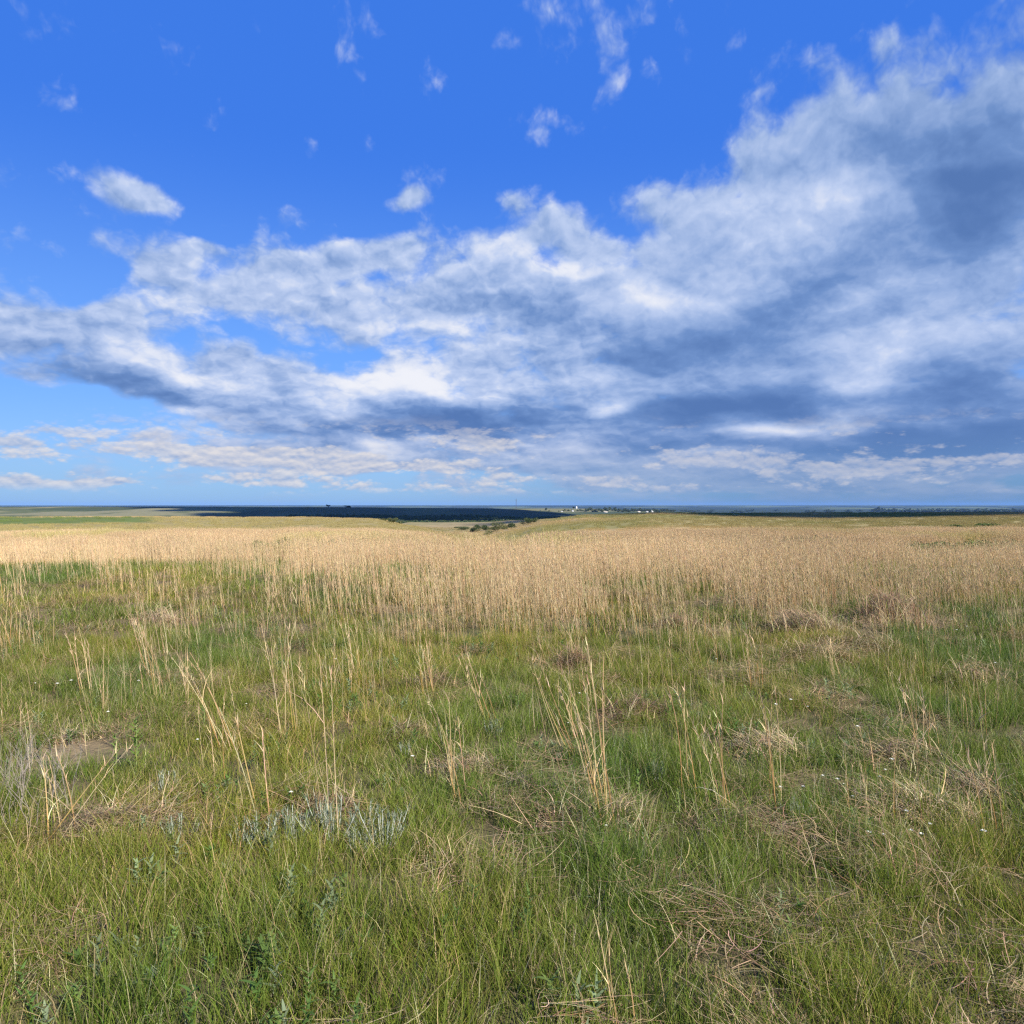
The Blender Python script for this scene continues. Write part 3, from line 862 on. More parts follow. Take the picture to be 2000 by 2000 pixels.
# --- dry stalks: close (thin and few), middle, and the golden belt
sc1 = col_new('stalks near')
for k in range(10): src(sc1, f'stalk_{k:02d}', stalk_tuft(300 + k, 4 if k < 6 else 9, 0.30, (0.26, 0.76), (0.0025, 0.0046), 4, 2.0, 6, spread=0.7, pw=0.8).mesh('stalks_near', m_straw))
x, y = field(rng, 2.0, 12.0, 20)
keep = rng.random(len(x)) < dry_density(x, y) * 0.85
x, y = x[keep], y[keep]
tn = np.ones((len(x), 3)) * rng.uniform(0.85, 1.15, (len(x), 1))
scatter('tall_dry_grass', sc1, x, y, land(x, y), rng.integers(0, 10, len(x)), rng.normal(0, 0.5, len(x)), rng.uniform(0.6, 1.08, len(x)), tn, 'thin dry stalks leaning over the near grass')

sc2 = col_new('stalks middle')
for k in range(10): src(sc2, f'stalk_{k:02d}', stalk_tuft(330 + k, 9 if k < 6 else 16, 0.50, (0.34, 0.86), (0.0045, 0.0080), 6, 2.0, 5, STRAW + ORANGE[:1], STRAW + PINK, 0.7).mesh('stalks_middle', m_straw))
x, y = field(rng, 11.0, 26.0, 13, 3.0)
keep = rng.random(len(x)) < dry_density(x, y) * 0.95
x, y = x[keep], y[keep]
tn = (0.8 + 0.4 * fbm(x / 4, y / 6, 95, 3))[:, None] * np.array([[1.0, 0.97, 0.95]])
scatter('bunch_grass', sc2, x, y, land(x, y), rng.integers(0, 10, len(x)), rng.normal(0, 0.5, len(x)), rng.uniform(0.7, 1.1, len(x)), tn, 'stands of tan bunch grass in the middle of the field')

sc3 = col_new('stalks belt')
for k in range(8): src(sc3, f'stalk_{k:02d}', stalk_tuft(360 + k, 120, 0.75, (0.40, 0.85), (0.0065, 0.012), 7, 1.2, 4, STRAW, STRAW + PINK, 0.8).mesh('stalks_belt', m_straw))
x, y = field(rng, 22.0, 105.0, 1.25, 4.0)
px = pxof(x, y); row = rowof(y, 0.4)
gap = fbm(x / 6, y / 12, 97, 4)
hv = fbm(x / 3.5, y / 7.0, 105, 4)
thin = 0.10 + 0.50 * sstep(fbm(x / 2.6, y / 5.0, 107, 4), 0.40, 0.62)
keep = rng.random(len(x)) < (thin * (1 - sstep(y, 30, 62)) + 0.85 * sstep(y, 30, 62)) * (1 - 0.6 * sstep(gap, 0.54, 0.64) * sstep(y, 70, 30))
x, y, hv = x[keep], y[keep], hv[keep]
tn = (0.66 + 0.50 * fbm(x / 12, y / 20, 99, 4))[:, None] * np.array([[1.0, 0.965, 0.95]])
gm = sstep(fbm(x / 10, y / 30, 103, 3), 0.52, 0.7)[:, None]
tn = tn * (1 - gm) + tn * np.array([[0.85, 0.98, 0.72]]) * gm
scatter('golden_grass', sc3, x, y, land(x, y), rng.integers(0, 8, len(x)), rng.normal(0, 0.5, len(x)), rng.uniform(0.8, 1.05, len(x)) * (0.55 + 0.8 * hv) * (1 - 0.72 * patch_low(x, y)), tn, 'belt of golden dry prairie grass out to the first rise')

sc4 = col_new('stalks hill')
for k in range(6): src(sc4, f'stalk_{k:02d}', stalk_tuft(390 + k, 110, 2.2, (0.35, 0.8), (0.03, 0.06), 2, 0.8, 3, STRAW, STRAW + PINK, 0.8).mesh('stalks_hill', m_straw))
x, y = field(rng, 105.0, 620.0, 0.035, 10.0)
r_ = np.hypot(x, y)
cv = cover(x, y)
dryness = np.clip((cv[:, 0] / np.maximum(cv[:, 1], 1e-3) - 0.9) / 0.4, 0, 1)
keep = (rng.random(len(x)) < 0.25 + 0.75 * dryness) & ((r_ > 200) | (rng.random(len(x)) < 0.5))
x, y, cv = x[keep], y[keep], cv[keep]
tn = cv / np.array([[0.44, 0.33, 0.19]]) * 1.05
scatter('hill_grass', sc4, x, y, land(x, y), rng.integers(0, 6, len(x)), rng.normal(0, 0.5, len(x)), rng.uniform(0.8, 1.2, len(x)), tn, 'grass on the slopes beyond the first rise')

# ------------------------------------------------------------------ plain materials for the built things
def plain_mat(name, colour, rough=0.7, noise=0.15, scale=3.0, metal=0.0):
    m = bpy.data.materials.new(name); m.use_nodes = True
    N = Net(m.node_tree); N.n.clear()
    tcn = N.n.new('ShaderNodeTexCoord')
    f = N.noise(tcn.outputs['Object'], scale, 5.0, 0.6, dim='3D')
    k_ = N.add(1.0 - noise, N.mul(f, 2 * noise))
    p = N.n.new('ShaderNodeBsdfPrincipled')
    N.put(p.inputs['Base Color'], N.scale(tuple(colour), k_))
    p.inputs['Roughness'].default_value = rough; p.inputs['Metallic'].default_value = metal
    o = N.n.new('ShaderNodeOutputMaterial'); N.l.new(p.outputs[0], o.inputs[0])
    return m


m_bark = plain_mat('bark', (0.12, 0.09, 0.065), 0.9, 0.3, 6.0)
m_white = plain_mat('white painted boards', (0.55, 0.55, 0.53), 0.6, 0.05)
m_concrete = plain_mat('pale concrete', (0.44, 0.43, 0.40), 0.8, 0.08)
m_roofg = plain_mat('grey roof', (0.30, 0.30, 0.31), 0.6, 0.1)
m_rooft = plain_mat('tan metal roof', (0.55, 0.46, 0.34), 0.5, 0.08)
m_glass = plain_mat('dark window glass', (0.03, 0.04, 0.05), 0.1, 0.0)
m_steel = plain_mat('dull steel', (0.10, 0.09, 0.09), 0.5, 0.1, 3.0, 0.4)
m_door = plain_mat('grey door paint', (0.25, 0.24, 0.22), 0.6, 0.05)
m_petal = plain_mat('white petals', (0.66, 0.66, 0.58), 0.6, 0.05, 60.0)
m_heart = plain_mat('yellow flower heart', (0.55, 0.42, 0.06), 0.7, 0.1, 60.0)
m_leaf = blade_mat('leaves', 0.3, 0.5, 0.3)


def leaf_cloud(rng, n, shape, size, cols, jit=0.2):
    """n small leaf quads at the points shape(n), each turned its own way"""
    p = shape(n)
    d = rng.normal(0, 1, (n, 3)); d /= np.linalg.norm(d, axis=1)[:, None]
    e = rng.normal(0, 1, (n, 3)); e -= (e * d).sum(1)[:, None] * d; e /= np.linalg.norm(e, axis=1)[:, None]
    s = rng.uniform(*size, n)[:, None]
    V = np.stack([p - d * s, p + e * s * 0.45, p + d * s, p - e * s * 0.45], 1).reshape(-1, 3)
    F = np.arange(4 * n).reshape(n, 4)
    K = np.repeat(pick(rng, cols, n, jit), 4, axis=0)
    return V, F, K


def tube(pts, radii, sides=6):
    """tapered tube through pts"""
    pts = [Vector(p) for p in pts]
    V = []; F = []
    for i, p in enumerate(pts):
        t = (pts[min(i + 1, len(pts) - 1)] - pts[max(i - 1, 0)]).normalized()
        u = t.orthogonal().normalized(); w = t.cross(u)
        for k in range(sides):
            a = 2 * math.pi * k / sides
            V.append(p + (u * math.cos(a) + w * math.sin(a)) * radii[i])
    for i in range(len(pts) - 1):
        for k in range(sides):
            k2 = (k + 1) % sides
            F.append((i * sides + k, i * sides + k2, (i + 1) * sides + k2, (i + 1) * sides + k))
    return np.array([tuple(v) for v in V]), np.array(F)


class Solid:
    """collects quads for one mesh"""
    def __init__(self): self.V = []; self.F = []; self.n = 0
    def quads(self, V, F):
        self.V.append(np.asarray(V, float)); self.F.append(np.asarray(F) + self.n); self.n += len(V)
    def tube(self, *a): self.quads(*tube(*a))
    def box(self, lo, hi):
        x0, y0, z0 = lo; x1, y1, z1 = hi
        self.quads([(x0, y0, z0), (x1, y0, z0), (x1, y1, z0), (x0, y1, z0), (x0, y0, z1), (x1, y0, z1), (x1, y1, z1), (x0, y1, z1)],
                   [(0, 3, 2, 1), (4, 5, 6, 7), (0, 1, 5, 4), (1, 2, 6, 5), (2, 3, 7, 6), (3, 0, 4, 7)])
    def build(self, name, mat, parent=None):
        F = np.concatenate(self.F)
        return link(name, mesh_np(name, np.concatenate(self.V), F, np.full(len(F), 4), mat), parent)


def thing(name, label, cat, loc, rot=0.0, group=None, scale=1.0):
    o = link(name, None)
    o.location = loc; o.rotation_euler = (0, 0, rot); o.scale = (scale,) * 3
    return tag(o, label, cat, group)


def dup(root, loc, rot, scale, label, group=None):
    r = root.copy(); C.objects.link(r)
    r.location = loc; r.rotation_euler = (0, 0, rot); r.scale = scale if hasattr(scale, '__len__') else (scale,) * 3
    r['label'] = label
    if group: r['group'] = group
    for ch in list(root.children):
        c = ch.copy(); C.objects.link(c); c.parent = r
        for gch in list(ch.children):
            d = gch.copy(); C.objects.link(d); d.parent = c
    return r

# ------------------------------------------------------------------ trees and bushes
LEAFD = [(0.045, 0.070, 0.022), (0.035, 0.055, 0.02), (0.06, 0.085, 0.028), (0.075, 0.095, 0.03)]
LEAFB = [(0.10, 0.115, 0.035), (0.085, 0.10, 0.03), (0.12, 0.13, 0.045), (0.07, 0.08, 0.03)]


def crown_shape(rng, rx, rz, zc, lobes=9):
    cx = rng.normal(0, 0.45, (lobes, 3)) * np.array([rx, rx, rz * 0.8]); cr = rng.uniform(0.3, 0.55, lobes)
    def f(n):
        k_ = rng.integers(0, lobes, n)
        d = rng.normal(0, 1, (n, 3)); d /= np.linalg.norm(d, axis=1)[:, None]
        q = rng.random(n)[:, None] ** 0.4
        p = cx[k_] + d * q * cr[k_][:, None] * np.array([rx, rx, rz])
        p[:, 2] = np.maximum(p[:, 2] + zc, 0.08 * zc)
        return p
    return f


def make_tree(name, label, cat, seed, h, wid, cols, loc, group=None, n=1500, trunk_share=0.3, leaf=0.16):
    """one tree or bush about h tall: trunk with limbs, crown of leaves"""
    rng = np.random.default_rng(seed)
    t = thing(name, label, cat, loc, rng.uniform(0, 6.28), group)
    s = Solid()
    r0 = 0.035 * h
    s.tube([(0, 0, -0.1 * h), (0.01 * h, 0, 0.2 * h), (-0.02 * h, 0.01 * h, 0.45 * h), (0.01 * h, 0, 0.75 * h)], [r0, r0 * 0.8, r0 * 0.55, r0 * 0.15], 7)
    for k_ in range(6):
        a = k_ * 1.05 + rng.uniform(-.3, .3); z0 = h * rng.uniform(0.15, 0.5)
        s.tube([(0, 0, z0), (wid * 0.22 * math.cos(a), wid * 0.22 * math.sin(a), z0 + 0.12 * h), (wid * 0.4 * math.cos(a), wid * 0.4 * math.sin(a), z0 + 0.27 * h)], [r0 * 0.45, r0 * 0.3, r0 * 0.1], 5)
    s.build('trunk', m_bark, t)
    b = Bulk()
    zc = h * (0.5 + trunk_share * 0.45)
    b.add(leaf_cloud(rng, n, crown_shape(rng, wid * 0.62, h * (1 - trunk_share) * 0.62, zc), (leaf * 0.6, leaf * 1.3), cols, 0.25))
    o = b.mesh('crown', m_leaf)
    link('crown', o, t)
    return t


def ground_at(px, r, sink=0.0):
    x, y = at(px, r=r)
    return (x, y, lz(x, y) - sink)


# bushes in the draw below the central dip
make_tree('bush', 'widest dark round bush in the middle of the grassy draw', 'bush', 1, 5.2, 11.5, LEAFB, ground_at(968, 500), n=2600, trunk_share=0.05, leaf=0.32)
make_tree('bush', 'dark bush standing alone on the right bank of the draw, above the others', 'bush', 2, 5.0, 9.0, LEAFD, ground_at(1036, 520), n=2200, trunk_share=0.05, leaf=0.32)
make_tree('bush', 'small dark bush just left of the lone bush on the right bank', 'bush', 3, 3.4, 6.5, LEAFD, ground_at(999, 505), n=1600, trunk_share=0.05, leaf=0.28)
make_tree('bush', 'dark bush at the left side of the draw, left of the widest bush', 'bush', 4, 4.4, 7.5, LEAFD, ground_at(932, 510), n=1800, trunk_share=0.05, leaf=0.3)
make_tree('bush', 'dark bush behind the widest bush and touching its left edge', 'bush', 5, 4.8, 8.0, LEAFD, ground_at(951, 545), n=1800, trunk_share=0.05, leaf=0.3)
make_tree('bush', 'low long dark bush furthest left in the draw, under the slope', 'bush', 6, 2.6, 9.5, LEAFD, ground_at(904, 540), n=1700, trunk_share=0.02, leaf=0.26)
make_tree('bush', 'yellow-green small bush at the foot of the widest bush', 'bush', 7, 2.2, 5.0, [(0.16, 0.16, 0.04), (0.13, 0.14, 0.04)], ground_at(953, 470), n=1100, trunk_share=0.02, leaf=0.24)
# two on the brow of the left-hand slope
make_tree('bush', 'larger olive bush on the brow of the left slope, beside the dark ridge', 'bush', 8, 3.2, 5.4, LEAFB, ground_at(768, 432), n=1500, trunk_share=0.05, leaf=0.26)
make_tree('bush', 'smaller olive bush on the brow of the left slope, left of its neighbour', 'bush', 9, 2.2, 3.4, LEAFB, ground_at(750, 438), n=1000, trunk_share=0.05, leaf=0.22)
# skyline of the far ridge
make_tree('lone_tree', 'lone dark tree breaking the skyline of the far left ridge', 'tree', 10, 11.0, 13.0, LEAFD, ground_at(642, 2990, 0.5), n=1500, trunk_share=0.2, leaf=0.9)
make_tree('bush', 'dark bush low on the ridge slope, right of the skyline tree', 'bush', 11, 8.0, 24.0, LEAFD, ground_at(679, 2900, 0.5), n=1500, trunk_share=0.05, leaf=1.0)
make_tree('bush', 'dark bush on the lit hill, below the white water tower', 'bush', 12, 13.0, 12.0, LEAFD, ground_at(1066, 4250, 0.5), n=1200, trunk_share=0.1, leaf=1.1)
make_tree('hilltop_tree', 'dark upright tree beside the white water tower on the hilltop', 'tree', 13, 13.0, 9.0, LEAFD, ground_at(1120, 4480, 0.5), n=1200, trunk_share=0.15, leaf=1.0)
make_tree('horizon_tree', 'tallest dark tree of the row at the far right, standing above it', 'tree', 14, 52.0, 52.0, LEAFD, ground_at(1716, 8600, 0.5), n=2000, trunk_share=0.2, leaf=3.6)

# far rows of trees: one tree built, the others copied
rt = random.Random(77)
base_tree = None
def far_tree(px, r, h, w, label, group):
    global base_tree
    loc = ground_at(px, r, 0.4)
    if base_tree is None:
        base_tree = make_tree('farm_tree', label, 'tree', 20, 10.0, 11.0, LEAFD, loc, group, n=900, trunk_share=0.15, leaf=1.0)
        base_tree.scale = (w / 11.0, w / 11.0, h / 10.0)
    else:
        dup(base_tree, loc, rt.uniform(0, 6.28), (w / 11.0, w / 11.0, h / 10.0), label, group)


G1 = 'green trees around the farm beyond the right slope'
for i in range(46):
    px = 1142 + (1316 - 1142) * (i + rt.uniform(-.3, .3)) / 45.0
    far_tree(px, 4100 + rt.uniform(-150, 250), rt.uniform(9, 17), rt.uniform(12, 20), 'green farm tree in the thick row beyond the right slope, by the white sheds', G1)
G2 = 'dark trees in the row at the far right'
for i in range(44):
    px = 1702 + (2010 - 1702) * (i + rt.uniform(-.4, .4)) / 43.0
    far_tree(px, 8600 + rt.uniform(-300, 300), rt.uniform(22, 36), rt.uniform(34, 56), 'dark tree in the long row along the far right horizon', G2)
G3 = 'small trees below the hilltop with the white tower'
for px, h in ((1055, 6), (1072, 6), (1100, 7), (1104, 8), (1111, 9), (1117, 7), (1129, 8), (1133, 9), (1137, 8), (1092, 6)):
    far_tree(px, 4170 + rt.uniform(-40, 60), h, h * 1.3, 'small dark tree on the lit hillside below the white water tower', G3)
G4 = 'scattered trees on the dark plain right of centre'
for i in range(24):
    far_tree(rt.uniform(1330, 1690), 7600 + rt.uniform(-300, 1500), rt.uniform(14, 24), rt.uniform(30, 60), 'dark scattered tree on the blue plain between the farm and the right-hand row', G4)

# the wood along the foot of the far ridge reads as one mass
wc = col_new('wood')
for k_ in range(4):
    rg = np.random.default_rng(500 + k_)
    b = Bulk(); b.add(leaf_cloud(rg, 420, crown_shape(rg, 6.0, 5.0, 5.5), (0.7, 1.5), LEAFD, 0.25))
    src(wc, f'wood_{k_}', b.mesh('wood_crown', m_leaf))
rg = np.random.default_rng(510)
n_ = 2200
px = rg.uniform(560, 1200, n_); r = 1600 + 560 * rg.random(n_)
keepn = fbm(px / 40, r / 200, 515, 3) > 0.36
px, r = px[keepn], r[keepn]
a_ = np.arctan((px - 1000) / FPX)
x, y = r * np.sin(a_), r * np.cos(a_)
scatter('woodland', wc, x, y, land(x, y) - 0.6, rg.integers(0, 4, len(x)), rg.uniform(0, 6.28, len(x)), rg.uniform(0.6, 1.15, len(x)), np.full((len(x), 3), 1.3), 'dark wood filling the valley at the foot of the far ridge')

# ------------------------------------------------------------------ buildings and the mast, far off
def make_house(name, label, cat, loc, rot, L, Wd, H, roof_h, m_wall, m_roof, windows=3):
    t = thing(name, label, cat, loc, rot)
    s = Solid(); s.box((-L / 2, -Wd / 2, -1.5), (L / 2, Wd / 2, H)); 
    wall = s.build('wall', m_wall, t)
    g = Solid()                                                   # gable ends and roof
    e = 0.35
    V = [(-L / 2 - e, -Wd / 2 - e, H - 0.1), (L / 2 + e, -Wd / 2 - e, H - 0.1), (L / 2 + e, 0, H + roof_h), (-L / 2 - e, 0, H + roof_h),
         (-L / 2 - e, Wd / 2 + e, H - 0.1), (L / 2 + e, Wd / 2 + e, H - 0.1)]
    Fq = [(0, 1, 2, 3), (3, 2, 5, 4), (0, 3, 4, 4), (1, 5, 2, 2), (0, 4, 5, 1)]
    me = bpy.data.meshes.new('roof'); me.from_pydata(V, [], [tuple(dict.fromkeys(f)) for f in Fq]); me.materials.append(m_roof)
    link('roof', me, t)
    for k_ in range(windows):
        xw = -L / 2 + L * (k_ + 0.5) / windows
        w = Solid(); w.box((xw - 0.5, -Wd / 2 - 0.06, H * 0.4), (xw + 0.5, -Wd / 2 + 0.02, H * 0.75))
        w.build('window', m_glass, t)
    d = Solid(); d.box((L * 0.08 - 0.6, -Wd / 2 - 0.07, -1.0), (L * 0.08 + 0.6, -Wd / 2 + 0.02, min(2.1, H * 0.35)))
    d.build('door', m_door, t)
    return t


make_house('white_house', 'small white house on the hillside, right below the water tower', 'house', ground_at(1118.5, 4080), -0.1, 9.5, 7, 5.5, 2.8, m_white, m_roofg)
make_house('pale_shed', 'low pale shed on the hillside, left of the small white house', 'shed', ground_at(1097.5, 4080), 0.1, 11, 7, 3.0, 1.6, m_concrete, m_roofg, 2)
make_house('white_shed', 'long white shed among the farm trees, left of the white grain tower', 'shed', ground_at(1264, 3850), -0.12, 11, 8, 4.4, 2.2, m_white, m_roofg, 3)
make_house('tan_shed', 'low tan-roofed shed at the left end of the farm trees', 'shed', ground_at(1183, 3850), 0.0, 18, 9, 3.4, 2.0, m_concrete, m_rooft, 4)
make_house('tan_barn', 'low tan-roofed barn among the farm trees, left of the long white shed', 'barn', ground_at(1248, 3870), 0.1, 13, 9, 3.8, 2.2, m_concrete, m_rooft, 3)

# white tower on the hilltop: a squat tank on a base
loc = ground_at(1126, 4480)
t = thing('water_tower', 'squat white water tower shining on the hilltop right of centre', 'water tower', loc)
def lathe(name, prof, mat, parent, sides=20):
    V = []; F = []
    for i, (rr, zz) in enumerate(prof):
        for k_ in range(sides):
            a = 2 * math.pi * k_ / sides; V.append((rr * math.cos(a), rr * math.sin(a), zz))
    for i in range(len(prof) - 1):
        for k_ in range(sides):
            k2 = (k_ + 1) % sides; F.append((i * sides + k_, i * sides + k2, (i + 1) * sides + k2, (i + 1) * sides + k_))
    return link(name, mesh_np(name, V, F, np.full(len(F), 4), mat, smooth=True), parent)
lathe('tank', [(0.05, 13.6), (2.2, 13.2), (4.2, 12.0), (4.6, 10.5), (4.6, 4.0), (4.6, -1.0)], m_white, t)
s = Solid(); s.box((-0.5, -4.75, -1.0), (0.5, -4.5, 2.2)); s.build('door', m_door, t)
lathe('vent', [(0.7, 13.4), (0.7, 14.4), (0.9, 14.5), (0.05, 14.9)], m_white, t, 10)

loc = ground_at(1274, 3830)
t = thing('grain_tower', 'white grain tower with a stepped side bin, beside the long white shed', 'grain tower', loc)
s = Solid(); s.box((-3.6, -3, -1.5), (-0.4, 3, 10.5)); s.build('headhouse', m_white, t)
s = Solid(); s.box((-0.38, -2.8, -1.5), (4.4, 2.8, 5.6)); s.build('bin', m_white, t)
s = Solid(); s.box((-3.9, -3.3, 10.52), (-0.1, 3.3, 10.9)); s.build('roof', m_roofg, t)

loc = ground_at(1008, 4300)
t = thing('radio_mast', 'thin dark radio mast rising above the horizon at the centre', 'radio mast', loc)
top = EYE + 4300 * (HOR - 974) / FPX - loc[2]
s = Solid()
for k_ in range(3):
    a = 2 * math.pi * k_ / 3
    s.tube([(1.1 * math.cos(a), 1.1 * math.sin(a), -1), (0.8 * math.cos(a), 0.8 * math.sin(a), top)], [0.75, 0.65], 5)
for j in range(int(top / 4)):
    for k_ in range(3):
        a = 2 * math.pi * k_ / 3; b2 = 2 * math.pi * (k_ + 1) / 3
        s.tube([(1.0 * math.cos(a), 1.0 * math.sin(a), 4 * j), (1.0 * math.cos(b2), 1.0 * math.sin(b2), 4 * j + 4)], [0.32, 0.32], 4)
s.build('lattice', m_steel, t)
s = Solid(); s.tube([(0, 0, top - 0.5), (0, 0, top + 4)], [0.2, 0.12], 5); s.build('aerial', m_steel, t)
for k_ in range(3):
    a = 2 * math.pi * k_ / 3 + 0.5
    s = Solid(); s.tube([(0, 0, top * 0.9), (top * 0.5 * math.cos(a), top * 0.5 * math.sin(a), -3)], [0.05, 0.05], 4); s.build('guy_wire', m_steel, t)

# ------------------------------------------------------------------ green shrub patches out in the golden grass
SHRUB = [(0.075, 0.115, 0.03), (0.095, 0.14, 0.035), (0.06, 0.09, 0.025), (0.12, 0.15, 0.04)]
def shrub_patch(seed, px0, px1, r, hgt, depth, label):
    rg = np.random.default_rng(seed)
    xc, yc = at((px0 + px1) / 2, r=r)
    half = (at(px1, r=r)[0] - at(px0, r=r)[0]) / 2
    zc = lz(xc, yc)
    def f(n):
        u = rg.uniform(-1, 1, n); v = rg.uniform(-1, 1, n)
        px_ = u * half; py_ = v * depth
        hh = hgt * (1 - u * u * 0.6) * (0.45 + 0.9 * fbm(px_ / (half * 0.25) + seed, py_ + 3, seed, 3)) * np.sqrt(rg.random(n))
        return np.stack([px_, py_, hh + land(px_ + xc, py_ + yc) - zc], -1)
    n = int(2200 + 300 * half * depth)
    lf = max(0.05, r * 0.0011)
    b = Bulk(); b.add(leaf_cloud(rg, n, f, (lf * 0.7, lf * 1.4), SHRUB, 0.22))
    t = link('shrub_patch', b.mesh('shrub_patch', m_leaf), None, (xc, yc, zc))
    tag(t, label, 'shrub')
    return t


for k_, (p_, lab) in enumerate(zip(PATCHES, ('wide low green shrub patch in the golden belt, left half', 'small dark green shrub patch right of the wide left patch',
        'thin green shrub strip in the golden belt right of centre', 'bushy green shrub patch in the golden belt at the far right', 'green shrub patch at the right edge, right of its bushy neighbour'))):
    shrub_patch(1 + k_, p_[0], p_[1], p_[2], p_[3], p_[4], lab)
shrub_patch(6, 1895, 1962, 250, 0.75, 2.0, 'dark low thicket on the far slope near the right edge')
shrub_patch(7, 1845, 1880, 250, 0.5, 1.2, 'short dark thicket left of the thicket by the right edge')

# ------------------------------------------------------------------ tall dry stalk clumps standing out of the near grass
def stalk_clump(seed, px, row, n, h, lean_px, label, spread=0.25, R=0.07, w=(0.0040, 0.0066), low=None):
    x_, y_ = at(px, row)
    rg = np.random.default_rng(seed)
    base = disc(rg, n, R); base[:, 2] = -0.02
    hh = h * rg.uniform(0.62, 1.05, n); hh[0] = h
    lean = np.abs(rg.normal(abs(lean_px), 0.06, n))
    az = (math.pi if lean_px < 0 else 0.0) + rg.normal(0, spread, n)
    o = link('grass_clump', stalk_set(rg, base, hh, az, lean, rg.uniform(*w, n), low or ORANGE + STRAW[:2], STRAW, 7, 1.4, 7).mesh('grass_clump', m_straw), None, (x_, y_, lz(x_, y_)))
    tag(o, label, 'dry grass', 'tall dry grass clumps rising from the near grass')
    return o


CL = [
    (1192, 1625, 4, 0.95, -0.12, 'tall pair of straw stalks right of bottom centre, orange at the foot'),
    (1165, 1600, 5, 0.85, -0.20, 'leaning straw stalks just left of the tall orange-footed pair'),
    (1120, 1480, 4, 0.75, -0.42, 'long pale stalks slanting steeply to the left, centre right'),
    (662, 1640, 3, 0.92, -0.10, 'single thick orange stalk at the bottom, left of centre, above the pale sage'),
    (520, 1610, 3, 0.78, -0.20, 'thin yellow stalks leaning left above the bottom sage plants'),
    (565, 1445, 6, 0.80, -0.10, 'bright straw clump left of centre, upright, with many stalks'),
    (440, 1470, 6, 0.72, -0.30, 'brown-footed clump leaning left, left of the bright upright clump'),
    (900, 1560, 7, 0.62, -0.12, 'reddish straw clump at centre with a tangled foot'),
    (835, 1360, 8, 0.62, -0.12, 'fox-brown clump in the centre with dark tangle at its base'),
    (1130, 1300, 9, 0.72, -0.18, 'dense tan clump above centre, leaning left over a brown tangle'),
    (1420, 1600, 6, 0.72, -0.16, 'orange stalks at the lower right, above flattened straw'),
    (1355, 1560, 3, 0.72, -0.06, 'upright thin orange stalk left of the lower right stalks'),
    (1525, 1595, 4, 0.70, -0.05, 'upright straw clump rising from a tangled nest, lower right'),
    (1480, 1345, 6, 0.66, -0.12, 'straw clump with twin upright stalks right of centre'),
    (1640, 1335, 5, 0.56, -0.2, 'thin tan clump below the brown mound at right'),
    (1805, 1490, 4, 0.60, -0.12, 'lone thin stalks near the right edge over the dark grass'),
    (175, 1360, 5, 0.62, -0.15, 'straw clump at the left edge, leaning left'),
    (300, 1330, 6, 0.62, -0.18, 'slanting pale clump at left, above the worn bare ground'),
    (700, 1330, 7, 0.60, -0.1, 'pale clump left of the fox-brown centre clump'),
    (960, 1400, 5, 0.58, -0.3, 'loose slanting stalks between the centre clumps'),
    (1250, 1240, 9, 0.70, -0.14, 'dense straw clump up field, right of centre'),
    (1075, 1215, 10, 0.72, -0.14, 'dense golden clump up field at the centre'),
    (860, 1210, 10, 0.66, -0.1, 'fox-red golden clump up field, left of the centre'),
    (1960, 1640, 4, 0.62, -0.1, 'orange stalk at the lower right corner'),
    (115, 1640, 4, 0.42, -0.08, 'short cut-off straw stubs at the lower left corner'),
    (90, 1655, 2, 0.62, 0.62, 'single bright stalk slanting up to the right at the lower left corner'),
]
for i, (px, row, n, h, lean, lab) in enumerate(CL):
    stalk_clump(700 + i, px, row, n, h, lean, lab)

